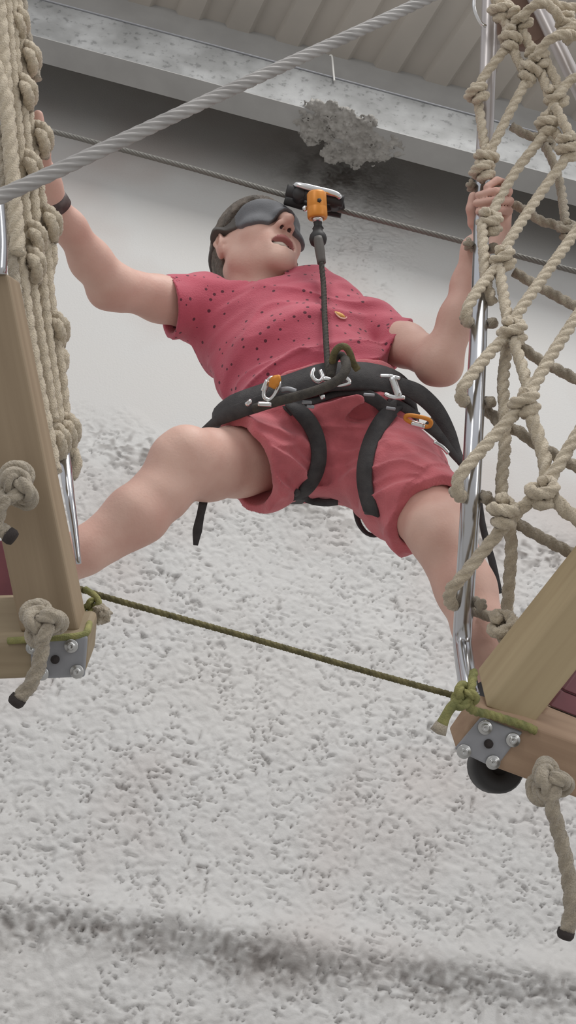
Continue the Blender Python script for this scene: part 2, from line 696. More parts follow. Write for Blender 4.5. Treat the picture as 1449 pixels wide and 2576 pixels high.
lo = np.min([wrR, anR, anL, P(60, 1600, 1.5), P(60, 250, 1.8), P(1300, 1750, 1.5)], 0)
hi = np.max([wrL, H(0, -.1, .14), P(1300, 430, 2.1), H(0, .13, 0), waist, hipR], 0)
allp = np.array([shR, shL, elR, wrR, elL, wrL, neck, chest, waist, pelvis, hipR, hipL, knR, anR, knL, anL, H(0, 0, .14), H(0, -.12, 0), H(0, .14, 0),
                 P(60, 1560, 1.56), P(70, 270, 1.72), P(1290, 440, 2.0), P(1280, 1720, 1.52), P(640, 1000, 2.1), P(830, 1250, 2.1), P(250, 1390, 1.6)])
lo, hi = allp.min(0) - .13, allp.max(0) + .13
HB = .0027
B = Field(lo, hi, HB)

# trunk
B.slab(P(668, 800, 2.13), chest, Lsh, Lsh, (.120, .06), (.138, .086), .03, .03)
B.slab(chest, waist, Lsh, Lhip, (.142, .09), (.118, .085), .03, .05)
B.slab(waist, pelvis, Lhip, Lhip, (.116, .078), (.125, .076), .03, .05)
B.cone(neck, H(.004, -.022, -.055), .049, .048, .03)
# legs
B.chain([hipR, P(600, 1160, 1.86), P(520, 1170, 1.80), knR, P(405, 1240, 1.73), P(335, 1292, 1.70), P(215, 1386, 1.665), anR], [.076, .0585, .0565, .0515, .0435, .0405, .0325, .028], .03, kk=.02)
B.chain([hipL, P(1010, 1220, 1.85), knL, P(1172, 1482, 1.67), P(1206, 1580, 1.63), anL], [.078, .066, .049, .0435, .037, .036], .03, kk=.02)
B.cone(P(440, 1150, 1.735), P(470, 1130, 1.74), .03, .034, .03)
B.cone(P(370, 1315, 1.70), P(280, 1362, 1.69), .026, .022, .03)
B.cone(P(1082, 1330, 1.70), P(1100, 1350, 1.69), .03, .03, .03)
# feet, standing on the boards
B.chain([anR, P(70, 1492, 1.63), P(20, 1500, 1.55)], [.03, .032, .026], .02)
B.chain([anL, P(1250, 1690, 1.60), P(1330, 1735, 1.52)], [.034, .032, .026], .02)
# arms
B.chain([shR, P(400, 752, 2.04), elR, P(228, 655, 1.92), P(175, 572, 1.86), wrR], [.05, .0405, .0375, .0345, .026, .0188], .02, kk=.02)
B.cone(P(262, 735, 1.96), P(300, 735, 1.975), .027, .03, .02)
B.chain([shL, P(1020, 868, 1.97), elL, P(1152, 800, 1.87), P(1176, 715, 1.90), wrL], [.048, .037, .0335, .030, .0255, .022], .02, kk=.02)
B.cone(P(1122, 932, 1.855), P(1090, 930, 1.88), .021, .025, .02)

# head
B.ell(H(0, -.015, .035), HAX, hx(.0745, .097, .088), .02)
B.ell(H(0, .036, -.028), HAX, hx(.0575, .058, .082), .03)
for s in (1, -1):
    B.cone(H(.048 * s, .006, -.062), H(.013 * s, .076, -.106), .020, .015, .022)
    B.cone(H(.05 * s, .008, -.055), H(.055 * s, .0, -.01), .02, .02, .02)
    B.ell(H(.037 * s, .056, -.024), HAX, hx(.026, .030, .026), .02)
B.ell(H(0, .082, -.106), HAX, hx(.020, .016, .015), .016)
B.ell(H(0, .036, -.078), HAX, hx(.046, .05, .024), .03)
B.ell(H(0, .068, .032), HAX, hx(.052, .027, .024), .02)
B.ell(H(0, .080, -.066), HAX, hx(.032, .017, .03), .02)
B.chain([H(0, .088, .022), H(0, .108, -.008), H(0, .122, -.027)], [.0085, .0095, .0110], .012)
for s in (1, -1):
    B.cone(H(.0125 * s, .099, -.034), H(.011 * s, .108, -.034), .0085, .009, .008)
# lips and open mouth
UL = [H(-.029, .080, -.0700), H(-.012, .093, -.062), H(0, .0965, -.0605), H(.012, .093, -.062), H(.029, .080, -.0700)]
LL = [H(-.0295, .079, -.0730), H(-.013, .0890, -.0885), H(0, .0920, -.0915), H(.013, .0890, -.0885), H(.0295, .079, -.0730)]
B.chain(UL, [.0048, .0076, .0072, .0076, .0048], .006, kk=.004)
B.chain(LL, [.0045, .007, .0078, .007, .0045], .006, kk=.004)
B.ell(H(0, .094, -.0752), HAX, hx(.0262, .020, .0122), .003, 'sub')
for s in (1, -1):
    B.ell(H(.0088 * s, .1075, -.0405), HAX, hx(.0040, .0056, .005), .002, 'sub')
# ears
for s in (1, -1):
    ea = (nrm(HR * s * .85 - HF * .5), nrm(HF * .85 + HR * s * .5), nrm(HZ))
    B.ell(H(.079 * s, -.013, -.006), ea, hx(.0095, .021, .034), .006)
    B.ell(H(.071 * s, .000, -.030), HAX, hx(.008, .009, .011), .008)
    B.ell(H(.0905 * s, -.008, -.001), ea, hx(.0085, .0115, .0195), .003, 'sub')
    B.chain([H(.084 * s, -.011, .012), H(.087 * s, -.019, .000), H(.083 * s, -.013, -.018)], [.0035, .004, .0035], .004)
    B.cone(H(.0755 * s, .006, -.006), H(.0755 * s, .006, -.012), .0045, .0045, .006)
# throat
B.cone(H(0, .022, -.085), P(655, 740, 2.115), .022, .018, .035)
for s in (1, -1):
    B.cone(H(.048 * s, -.03, -.05), P(650 + 14 * -s, 748, 2.11), .014, .012, .02)

# her grip on the steel pole: palm behind it, fingers wrapped over the front
y0 = 545
PD = pole_d(520)
B.chain([wrL, P(1236, 585, PD + .035), P(1252, 540, PD + .03)], [.023, .025, .023], .015)
B.cone(P(1222, 590, PD + .035), P(1235, 535, PD + .033), .02, .02, .015)
B.cone(P(1264, 566, PD + .026), P(1262, 516, PD + .028), .014, .012, .012)
fing = [
    [(1258, 502, PD + .022), (1272, 462, PD + .006), (1250, 454, PD - .020), (1224, 471, PD - .028)],
    [(1264, 514, PD + .018), (1280, 482, PD - .008), (1246, 481, PD - .035), (1203, 491, PD - .027)],
    [(1266, 530, PD + .014), (1283, 506, PD - .012), (1244, 504, PD - .038), (1197, 511, PD - .027)],
    [(1264, 546, PD + .014), (1280, 531, PD - .010), (1242, 527, PD - .034), (1204, 532, PD - .027)],
]
for fg in fing:
    B.chain(pts(fg), [.0085, .0074, .0070, .0062], .0022, kk=.0015)
B.chain([P(1222, 588, PD + .03), P(1192, 560, PD + .008), P(1186, 525, PD - .004), P(1190, 494, PD - .006)], [.0135, .0105, .0095, .008], .01, kk=.004)
# the other hand, closed on the net's ropes
B.chain([wrR, P(118, 470, 1.79), P(98, 425, 1.76)], [.0215, .023, .024], .015)
B.cone(P(118, 448, 1.775), P(80, 430, 1.755), .018, .017, .012)
for k, (y, r) in enumerate(((372, .0085), (394, .0088), (416, .0086), (437, .0076))):
    B.chain([P(104, y + 18, 1.765), P(72, y + 2, 1.72), P(44, y + 6, 1.665), P(58, y + 14, 1.635)], [.0095, r, r, r * .86], .006, kk=.004)
B.chain([P(114, 440, 1.76), P(110, 385, 1.70), P(101, 335, 1.675), P(96, 290, 1.67)], [.0125, .0105, .0095, .008], .01, kk=.004)

B0 = B
bv, bq = B.mesh(1)


def seg_dist(p, ch):
    d = np.full(len(p), 9.0)
    for a, b in zip(ch[:-1], ch[1:]):
        e = b - a
        t = np.clip((p - a) @ e / (e @ e), 0, 1)
        d = np.minimum(d, np.linalg.norm(p - a - t[:, None] * e, axis=1))
    return d


fc = bv[bq].mean(1)
fm = np.zeros(len(fc), dtype=np.int32)
hl = np.stack([(fc - HC) @ a / HS for a in HAX], 1)
headm = (np.abs(hl) < .14).all(1)
lipm = np.minimum(seg_dist(fc, UL), seg_dist(fc, LL)) < .0084
fm[headm & lipm & (hl[:, 1] > .076)] = 1
inm = headm & (((hl[:, 0] / .0252) ** 2 + ((hl[:, 2] + .0752) / .0112) ** 2) < 1) & (hl[:, 1] > .06) & (hl[:, 1] < .0895)
fm[inm] = 2
nos = headm & (((np.abs(hl[:, 0]) - .0088) / .0036) ** 2 + ((hl[:, 1] - .107) / .0050) ** 2 + ((hl[:, 2] + .040) / .0052) ** 2 < 1.1)
fm[nos] = 2
person = obj('person', quads(bv, bq), [M_skin, M_lip, M_mouth], fm=fm)
tag(person, 'person in red t-shirt and shorts straddling the gap, blindfolded, gripping net and pole', 'person')

# teeth
tg = [sweep([H(-.018, .0805, -.0690), H(0, .0880, -.0685), H(.018, .0805, -.0690)], .0052, 10)]
obj('teeth', tg[0], M_tooth, person)

# hair: a close-cropped cap over the skull, open at the face
hlo, hhi = HC - .2, HC + .2
Hf = Field(hlo, hhi, .003)
Hf.ell(H(0, -.019, .037), HAX, hx(.0815, .100, .094), .0)
Hf.cone(H(.0, -.062, -.03), H(0, -.05, -.085), .05, .045, .03)
Hf.ell(H(0, .0, .05), HAX, hx(.077, .090, .084), .02)


def hair_cut(p, f):
    q = [((p - HC) @ a) / HS for a in HAX]
    u = q[2]
    g = np.interp(u, [-.12, -.075, -.05, -.030, -.022, .012, .03, .045, .06, .075, .12], [-.050, -.044, -.040, -.036, -.034, -.014, .018, .03, .058, .07, .07])
    ear = np.sqrt(((np.abs(q[0]) - .080) / .024) ** 2 + ((q[1] + .008) / .030) ** 2 + ((u + .006) / .040) ** 2)
    f = np.maximum(f, (q[1] - g) * .8)
    f = np.maximum(f, (-u - .083) * .9)
    f = np.maximum(f, (1 - ear) * .02)
    return f + .0022 * vnoise(p, 160) + .002 * vnoise(p, 70)


Hf.near(hair_cut, hlo, hhi)
obj('hair', quads(*Hf.mesh(1)), M_hair, person)

# blindfold: padded mask across the eyes with an elastic strap behind
Mf = Field(hlo, hhi, .0025)
g = np.stack(np.meshgrid(*[Mf.lo[k] + Mf.h * np.arange(Mf.n[k]) for k in range(3)], indexing='ij'), -1)
face = B.sample(g)
q = [((g - HC) @ a) / HS for a in HAX]
ang = np.arctan2(np.abs(q[0]), q[1] + .01)
top = np.interp(ang, [0, .3, .72, .92, 1.15, 1.5, 3.2], [.060, .064, .060, .046, .031, .027, .027])
bot = np.interp(ang, [0, .13, .28, .6, .80, .95, 1.2, 1.5, 3.2], [.000, -.010, -.029, -.029, -.019, .003, .008, .014, .018])
thick = np.interp(ang, [0, .75, 1.05, 1.5, 3.2], [.0075, .0075, .0045, .0105, .013])
Mf.f = np.maximum.reduce([face - thick, q[2] - top, bot - q[2], -.02 - face]).astype(np.float32)
mv, mq = Mf.mesh(2)
hm = np.stack([(mv[mq].mean(1) - HC) @ a / HS for a in HAX], 1)
mf = (np.arctan2(np.abs(hm[:, 0]), hm[:, 1] + .01) > .98).astype(np.int32)
mask = obj('blindfold', quads(mv, mq), [M_mask, M_strapband], person, fm=mf, label='dark grey padded eye mask with elastic strap')
del Mf, Hf, g, q, face

# wrist watch
wd = nrm(P(175, 572, 1.86) - wrR)
wc = P(137, 511, 1.82)
a_ = nrm(np.cross(wd, fwd))
b_ = np.cross(a_, wd)
ang = np.linspace(0, 2 * np.pi, 48, endpoint=False)
ring = wc + .0218 * (np.cos(ang)[:, None] * a_ + np.sin(ang)[:, None] * b_)
obj('watch', ribbon(ring, ring - wc, .025, .005, True), M_watch, person, label='dark woven wristband watch')

# t-shirt
tl = np.array([shR, shL, neck, chest, waist, pelvis, P(400, 760, 2.05), P(1040, 880, 1.95)])
T = Field(tl.min(0) - .19, tl.max(0) + .19, .0032)
T.slab(P(664, 768, 2.135), P(700, 830, 2.11), Lsh, Lsh, (.145, .075), (.160, .100), .03, .045)
T.slab(P(700, 830, 2.11), P(755, 915, 2.03), Lsh, Lhip, (.160, .100), (.150, .102), .03, .03)
T.slab(P(755, 915, 2.03), P(789, 985, 1.97), Lhip, Lhip, (.150, .102), (.143, .098), .03, .03)
T.slab(P(789, 985, 1.97), P(806, 1020, 1.95), Lhip, Lhip, (.143, .098), (.142, .098), .03, .01)
slR, slL = P(420, 768, 2.05), P(1015, 878, 1.98)
T.chain([P(560, 785, 2.12), shR, slR, slR + .06 * nrm(slR - shR)], [.062, .064, .0575, .057], .04, kk=.01)
T.chain([P(890, 828, 2.09), shL, slL, slL + .06 * nrm(slL - shL)], [.056, .057, .0495, .049], .04, kk=.01)
T.cone(P(652, 760, 2.14), P(644, 728, 2.16), .062, .056, .02)


def folds(p, f):
    A = nrm(waist - chest)
    N = np.cross(A, Lsh)
    c = np.stack([p @ Lsh, p @ A, p @ N], -1)
    c2 = np.stack([c[:, 0] * .8 + c[:, 1] * .5, c[:, 1] - .45 * c[:, 0], c[:, 2]], -1)
    n1 = vnoise(c2 * V(7, 24, 9), 1.0, 3.1)
    n2 = vnoise(c * V(9, 40, 12), 1.0, 9.7)
    n3 = vnoise(p, 11, 5.0)
    return f + .010 * n1 - .0045 * np.clip(1 - np.abs(n1) / .32, 0, 1) ** 2 + .006 * n2 + .008 * n3


T.band(folds)
T.chain([P(478, 772, 2.085), slR, slR + .14 * nrm(slR - shR)], [.046, .0515, .0515], 0, 'sub')
T.chain([P(975, 856, 2.02), slL, slL + .14 * nrm(slL - shL)], [.039, .0435, .0435], 0, 'sub')
nR, nL = nrm(cv(-1, -.12, .42)), nrm(cv(.9, -.42, .30))
cR, cL = P(428, 770, 2.045), P(1004, 876, 1.985)
nN = nrm(H(0, .02, -.05) - neck + .02 * -fwd)


def cuts(p, f):
    dR = (p - cR) @ nR
    f = np.where(np.linalg.norm(p - cR, axis=-1) < .17, np.maximum(f, dR), f)
    dL = (p - cL) @ nL
    f = np.where(np.linalg.norm(p - cL, axis=-1) < .15, np.maximum(f, dL), f)
    dN = (p - P(652, 734, 2.14)) @ nN
    f = np.where(np.linalg.norm(p - P(650, 728, 2.15), axis=-1) < .088, np.maximum(f, dN), f)
    return f


T.near(cuts, T.lo, T.lo + T.h * T.n)
T.cone(neck - .03 * nN, neck + .06 * nN, .047, .051, 0, 'sub')
tv, tq = T.mesh(2)
shirt = obj('tshirt', quads(tv, tq), M_shirt, person, label='red short-sleeved t-shirt with small dark dots')

# shorts
sl_ = np.array([waist, pelvis, hipR, hipL, P(560, 1160, 1.85), P(1090, 1330, 1.75), P(830, 1260, 1.9)])
S = Field(sl_.min(0) - .16, sl_.max(0) + .16, .003)
S.slab(P(800, 1000, 1.955), P(828, 1085, 1.93), Lhip, Lhip, (.144, .104), (.140, .106), .03, .02)
S.ell(P(832, 1130, 1.945), (Lhip, nrm(cv(0, 1, 0)), nrm(fwd)), (.115, .085, .092), .03)
heR, heL = P(622, 1170, 1.845), P(1080, 1298, 1.775)
aR = nrm(heR - hipR)
aL = nrm(heL - hipL)
S.chain([hipR, P(680, 1138, 1.90), heR, heR + .07 * aR], [.086, .083, .0775, .077], .03, kk=.01)
S.chain([hipL, P(1000, 1205, 1.865), heL, heL + .07 * aL], [.086, .079, .067, .066], .03, kk=.01)


def sfolds(p, f):
    o = f
    for hip, ax, sg in ((hipR, aR, 1), (hipL, aL, -1)):
        N = nrm(np.cross(ax, fwd))
        c = np.stack([(p - hip) @ ax, (p - hip) @ N, (p - hip) @ fwd], -1)
        w = np.clip(((p - hip) @ ax + .03) / .08, 0, 1) * (np.linalg.norm(p - hip, axis=-1) < .30)
        c2 = np.stack([c[:, 0] + sg * .75 * c[:, 1] + .25 * c[:, 2], c[:, 1], c[:, 2]], -1)
        wv = .035 * np.stack([vnoise(p, 14, 3.0), vnoise(p, 14, 13.0), vnoise(p, 14, 23.0)], -1)
        n = vnoise((c2 + wv) * V(21, 6, 6), 1.0, 2.2 + sg)
        n2 = vnoise((c2 + wv) * V(40, 10, 10), 1.0, 6.2 + sg)
        r1 = np.clip(1 - np.abs(n) / .34, 0, 1)
        r2 = np.clip(1 - np.abs(n2) / .38, 0, 1)
        o = o - w * (.0085 * r1 * r1 * (3 - 2 * r1) + .0036 * r2 * r2 + .006 * n)
    c = np.stack([p @ Lhip, p @ nrm(cv(0, 1, 0)), p @ fwd], -1)
    w = np.clip(1 - np.linalg.norm(p - P(830, 1080, 1.85), axis=-1) / .18, 0, 1)
    return o - .008 * w * np.clip(1 - np.abs(vnoise(c * V(7, 28, 7), 1.0, 4.4)) / .34, 0, 1) ** 2 + .003 * vnoise(p, 45, 1.0)


S.band(sfolds)
S.chain([P(655, 1150, 1.885), heR, heR + .16 * aR], [.057, .0690, .0700], 0, 'sub')
S.chain([P(1042, 1252, 1.815), heL, heL + .16 * aL], [.052, .0595, .0620], 0, 'sub')
hnR, hnL = nrm(cv(-.76, -.32, .57)), nrm(cv(.42, -.52, .74))
hcR, hcL = P(604, 1168, 1.85), P(1088, 1304, 1.775)


def hems(p, f):
    wob = .009 * vnoise(p, 32, 7.0)
    f = np.where(np.linalg.norm(p - heR, axis=-1) < .2, np.maximum(f, (p - hcR) @ hnR + wob), f)
    f = np.where(np.linalg.norm(p - heL, axis=-1) < .2, np.maximum(f, (p - hcL) @ hnL + wob), f)
    return f


S.near(hems, S.lo, S.lo + S.h * S.n)
sv, sq = S.mesh(1)
shorts = obj('shorts', quads(sv, sq), M_short, person, label='faded red creased cotton shorts')

BVH = BVHTree.FromPolygons([tuple(x) for x in np.vstack([tv, sv, bv])], np.vstack([tq, sq + len(tv), bq + len(tv) + len(sv)]).tolist())
BVC = BVHTree.FromPolygons([tuple(x) for x in np.vstack([tv, sv])], np.vstack([tq, sq + len(tv)]).tolist())


def skin_hit(px, py, off=.004):
    r = nrm(ray(px, py))
    h = BVH.ray_cast(Vector(CAM), Vector(r))
    if h[0] is None:
        return None, -fwd
    return np.array(h[0]) - r * off, np.array(h[1]) if np.dot(h[1], r) < 0 else -np.array(h[1])


# chest badge: a small stitched feather
c0, n0 = skin_hit(857, 793, .0025)
for nm, pl, M_, wdt in (('badge', [(842, 784), (850, 789), (860, 793), (868, 798)], M_gold, .008), ('badge_trim', [(842, 786), (851, 796), (860, 801), (870, 801), (872, 797)], M_cream, .003)):
    hp = [skin_hit(a, b, .003) for a, b in pl]
    pp = smooth_path([h[0] for h in hp], .003)
    obj(nm, ribbon(pp, np.tile(n0, (len(pp), 1)), [wdt * .3, wdt, wdt, wdt * .3], .0015), M_, shirt)
# shoes
for nm, A, M_ in (('shoe', [P(108, 1476, 1.64), P(72, 1508, 1.625), P(10, 1520, 1.53)], M_shoe), ('shoe', [P(1232, 1676, 1.61), P(1258, 1712, 1.60), P(1335, 1752, 1.51)], M_shoe)):
    obj(nm, sweep(smooth_path(A, .01), [.036, .042, .04, .034], 20), M_, person)
# ------------------------------------------------------------------ the hall: foam-sprayed wall, steel girder, sheet roof
YW, YG = 3.13, 2.66
zb = on_y(640, 237, YG)[2]
zt = on_y(640, 143, YG)[2]
yb = on_z(640, 300, zb)[1]
YS = YG + .08
zc = on_y(640, 88, YS)[2]
X0, X1 = -3.4, 3.6


def wall_rough(x, z):
    """thickness pattern of the sprayed foam on the wall, in metres from the sheet"""
    p = np.stack([x, np.zeros_like(x), z], -1)
    wob = vnoise(p, 2.1, 4.0) * .35 + vnoise(p, 6, 1.0) * .16
    zedge = on_y(160, 985, YW)[2]
    rough = np.clip((zedge + .02 - z + wob * .6) / .16, 0, 1)
    cx, _, cz = on_y(900, 640, YW)
    bx, _, bz = on_y(830, 420, YW)
    patch = np.clip(1.25 - np.sqrt(((x - cx) / .30) ** 2 + ((z - cz) / .62) ** 2) + wob * 1.6, 0, 1)
    rough = np.maximum(rough, .95 * patch)
    sx, _, sz = on_y(700, 1430, YW)
    smooth = np.clip(1.1 - np.sqrt(((x - sx) / .34) ** 2 + ((z - sz) / .22) ** 2) + wob * 1.3, 0, 1)
    rough = rough * (1 - .55 * smooth)
    return rough, wob


nx, nz = 1240, 900
gx = np.linspace(-3.2, 3.4, nx)
gz = np.linspace(2.0, 6.7, nz)
GX, GZ = np.meshgrid(gx, gz)
rough, wob = wall_rough(GX, GZ)
Pw = np.stack([GX, np.full_like(GX, .37), GZ], -1)
warp = np.stack([vnoise(Pw, 26, 11.0), np.zeros_like(GX), vnoise(Pw, 26, 23.0)], -1) * .035
n1 = vnoise(Pw * V(1, 1, 1.35) + warp, 48, 2.0)
n2 = vnoise(Pw + warp, 82, 7.0)
n3 = vnoise(Pw, 5, 9.0)
crease = np.clip(1 - np.abs(n1) / .062, 0, 1) ** 1.2 * np.clip(.25 + 2.2 * vnoise(Pw, 22, 31.0) + .5, 0, 1)
pit = np.clip(n2 - .22, 0, 1)
t1, t2 = on_y(0, 2345, YW), on_y(1449, 2545, YW)
ridge_z = t1[2] + (GX - t1[0]) / (t2[0] - t1[0]) * (t2[2] - t1[2]) + .10 * vnoise(Pw, 2.2, 3.3)
rd = (GZ - ridge_z)
ledge = .03 * np.exp(-((rd - .05) / .06) ** 2)
sag = np.exp(-((rd + .02) / .05) ** 2)
yy = YW - rough * (.005 + .005 * n1 + .006 * n2 - .012 * crease - .012 * pit) - .02 * rough * n3 - ledge + .012 * sag * (n2 + .4)
verts = np.stack([GX, yy, GZ], -1).reshape(-1, 3)
ii = np.arange(nx * nz).reshape(nz, nx)
faces = np.stack([ii[:-1, :-1], ii[:-1, 1:], ii[1:, 1:], ii[1:, :-1]], -1).reshape(-1, 4)

Mw = bpy.data.materials.new('sprayed_foam')
Mw.use_nodes = True
nt = Mw.node_tree
b = nt.nodes['Principled BSDF']
b.inputs['Roughness'].default_value = .75
at = nt.nodes.new('ShaderNodeAttribute')
at.attribute_name = 'grime_shade'
tc = nt.nodes.new('ShaderNodeTexCoord')


def nnoise(scale, det=4, rg=.55):
    n = nt.nodes.new('ShaderNodeTexNoise')
    n.inputs['Scale'].default_value = scale
    n.inputs['Detail'].default_value = det
    n.inputs['Roughness'].default_value = rg
    nt.links.new(tc.outputs['Object'], n.inputs['Vector'])
    return n.outputs['Fac']


def ramp(fac, stops):
    r = nt.nodes.new('ShaderNodeValToRGB')
    e = r.color_ramp.elements
    e[0].position, e[0].color = stops[0][0], (*s2l(stops[0][1]), 1)
    e[1].position, e[1].color = stops[-1][0], (*s2l(stops[-1][1]), 1)
    for p_, c_ in stops[1:-1]:
        x = e.new(p_)
        x.color = (*s2l(c_), 1)
    nt.links.new(fac, r.inputs['Fac'])
    return r.outputs['Color']


def mixc(a, bb, fac, mode='MIX'):
    mx = nt.nodes.new('ShaderNodeMix')
    mx.data_type = 'RGBA'
    mx.blend_type = mode
    nt.links.new(a, mx.inputs['A'])
    nt.links.new(bb, mx.inputs['B'])
    if isinstance(fac, float):
        mx.inputs['Factor'].default_value = fac
    else:
        nt.links.new(fac, mx.inputs['Factor'])
    return mx.outputs['Result']


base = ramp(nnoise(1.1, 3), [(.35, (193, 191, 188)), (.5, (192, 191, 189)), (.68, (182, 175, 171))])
dirt_shade = ramp(nnoise(22, 6, .7), [(.3, (92, 87, 82)), (.7, (138, 132, 128))])  # also the dark tone of the painted furrow shade
c_ = mixc(base, dirt_shade, at.outputs['Fac'])
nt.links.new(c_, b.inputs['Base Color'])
bp = nt.nodes.new('ShaderNodeBump')
bp.inputs['Strength'].default_value = .35
bp.inputs['Distance'].default_value = .004
nt.links.new(nnoise(130, 4, .6), bp.inputs['Height'])
nt.links.new(bp.outputs['Normal'], b.inputs['Normal'])
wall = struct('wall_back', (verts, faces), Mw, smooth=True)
# furrow and pit shade painted in as colour, plus dust along the sag line
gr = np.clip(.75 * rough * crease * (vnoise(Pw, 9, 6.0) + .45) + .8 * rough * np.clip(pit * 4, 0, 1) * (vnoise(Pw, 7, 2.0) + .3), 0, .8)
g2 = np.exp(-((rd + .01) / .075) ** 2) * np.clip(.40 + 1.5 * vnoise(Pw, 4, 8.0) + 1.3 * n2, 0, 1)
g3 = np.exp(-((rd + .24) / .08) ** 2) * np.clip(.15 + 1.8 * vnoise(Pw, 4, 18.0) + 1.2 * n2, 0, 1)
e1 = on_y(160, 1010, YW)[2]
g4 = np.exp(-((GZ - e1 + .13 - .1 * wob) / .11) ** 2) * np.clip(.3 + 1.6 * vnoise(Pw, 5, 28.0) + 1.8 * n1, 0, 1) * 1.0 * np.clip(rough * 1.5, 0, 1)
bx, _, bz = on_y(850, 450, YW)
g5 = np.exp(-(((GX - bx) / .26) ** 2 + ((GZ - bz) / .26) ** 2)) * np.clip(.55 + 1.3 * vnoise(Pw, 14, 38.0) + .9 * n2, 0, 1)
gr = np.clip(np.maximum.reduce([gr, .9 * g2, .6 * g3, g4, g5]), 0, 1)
a = wall.data.attributes.new('grime_shade', 'FLOAT', 'POINT')
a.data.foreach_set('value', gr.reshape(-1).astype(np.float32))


# galvanised girder
M_galv = bpy.data.materials.new('galvanised_sheet')
M_galv.use_nodes = True
nt = M_galv.node_tree
b = nt.nodes['Principled BSDF']
b.inputs['Roughness'].default_value = .55
b.inputs['Metallic'].default_value = .15
tc = nt.nodes.new('ShaderNodeTexCoord')
k1 = ramp(nnoise(26, 4, .6), [(.36, (118, 119, 119)), (.43, (146, 147, 147)), (.75, (154, 155, 155))])
k2 = ramp(nnoise(5, 2), [(.4, (214, 214, 213)), (.62, (255, 255, 255))])
nt.links.new(mixc(k1, k2, 1.0, 'MULTIPLY'), b.inputs['Base Color'])
M_grey = mat('grey_sheet', (158, 157, 155), .6, c2=(150, 149, 147), nscale=6)
M_roof = mat('roof_sheet', (186, 179, 170), .55, c2=(176, 170, 162), nscale=3)


def plank(x0, x1, y0_, y1_, z0, z1):
    return hexa([(x0, y0_, z0), (x1, y0_, z0), (x1, y0_, z1), (x0, y0_, z1), (x0, y1_, z0), (x1, y1_, z0), (x1, y1_, z1), (x0, y1_, z1)])


gird = struct('trim_1', plank(X0, X1, YG, YG + .004, zb, zt), M_galv)
struct('flange', plank(X0, X1, YG, yb, zb - .004, zb), M_grey, gird)
struct('bead', sweep([V(X0, YG - .002, zt), V(X1, YG - .002, zt)], .005, 8, step=.5), M_plate, gird)
struct('upper_flange', plank(X0, X1, YG, YS, zt, zt + .004), M_grey, gird)
struct('trim_2', plank(X0, X1, YS, YS + .004, zt - .05, zc + .07), M_grey)
# trapezoidal roof sheet, ribs running forward from the girder
pa, pb = on_z(988, 100, zc), on_z(946, 170, zc)
rd_ = nrm(pa - pb)
per = abs(on_z(1128, 130, zc)[0] - on_z(985, 130 - 34, zc)[0]) * .9
prof = [(0, 0), (.42, 0), (.50, .030), (.92, .030)]
yA, yB = YW + .1, 2.19
vs, n = [], 0
xs = []
k = -14
x = pa[0] - 14 * per
while x < X1 + 4.5:
    for fx, hz in prof:
        xs.append((x + fx * per, hz))
    x += per

for q, hz in xs:
    for yv in (yA, yB):
        s_ = (yv - pa[1]) / rd_[1]
        vs.append((q + rd_[0] * s_, yv, zc + hz))
fs = [(2 * i, 2 * i + 1, 2 * i + 3, 2 * i + 2) for i in range(len(xs) - 1)]
ceil = struct('ceiling', (np.array(vs), fs), M_roof)

# lump of foam that has squeezed past the girder's lower edge
fcn = P(0, 0, 1)
L0, L1 = on_z(745, 300, zb), on_z(1010, 385, zb)
Lf = Field(np.minimum(L0, L1) - .16, np.maximum(L0, L1) + .16, .005)
r_ = np.random.default_rng(3)
for t in np.linspace(0.06, .96, 16):
    c = L0 * (1 - t) + L1 * t
    w = math.sin(math.pi * min(1, t * 1.1)) ** .7
    for _ in range(4):
        Lf.ell(c + V(r_.normal(0, .012), YG + .07 - c[1] + r_.normal(0, .05) * w, .010 - .010 * w * r_.random()), np.eye(3), (.034 + .014 * r_.random(), .026 + .03 * w, .009 + .012 * w * r_.random()), .015)
Lf.band(lambda p, f: f + .016 * vnoise(p, 34) + .012 * vnoise(p, 80) + .012 * vnoise(p, 150))
M_foam = mat('loose_foam', (158, 155, 150), .85, c2=(136, 133, 128), nscale=30, bump=.5, bscale=120)
lump = obj('foam_lump', quads(*Lf.mesh(1)), M_foam)
tag(lump, 'ragged grey spray foam lump oozing over the lower edge of the girder', 'foam')
# white tie hanging over the girder's top bead
zt_ = [on_y(829, 140, YG - .01), on_y(835, 142, YG - .012), on_y(838, 172, YG - .014), on_y(841, 203, YG - .012)]
tie = obj('cable_tie', sweep(zt_, .0045, 8), M_white)
tag(tie, 'thin white cable tie hanging from the top edge of the grey girder', 'cable tie')

# ------------------------------------------------------------------ cables
cb = obj('steel_cable', sweep([P(-1100, 960, .72), P(-520, 700, .86), P(-40, 512, .985), P(520, 254, 1.16), P(1110, -20, 1.42), P(1560, -250, 1.62)],   .0072, 30, 6, pitch=.105, depth=.62, step=.003), M_cable)
tag(cb, 'thick twisted grey steel cable crossing the foreground from lower left to upper right', 'cable')
zl = obj('zip_cable', sweep([P(-900, 58, 2.42), P(-60, 280, 2.30), P(440, 412, 2.22), P(728, 494, 2.17), P(860, 530, 2.15), P(1180, 612, 2.12), P(1520, 702, 2.10), P(2400, 936, 2.06)], .0056, 24, 6, pitch=.06, depth=.6, step=.004), M_cable2)
tag(zl, 'thin dark safety cable running behind the head and through the pulley', 'cable')
# ------------------------------------------------------------------ trolley and lanyard
tr = thing('pulley', P(795, 500, 2.14), 'polished pulley trolley with orange body riding the safety cable', 'pulley')
ax_t = nrm(P(855, 494, 2.13) - P(742, 464, 2.15))


def bar(pxs, wpx, d, th, n=1):
    """rounded flat bar along a pixel run, w wide, th thick"""
    pp = smooth_path(pts(pxs), .004)
    return ribbon(pp, np.tile(-fwd, (len(pp), 1)), wpx * d / F, th)


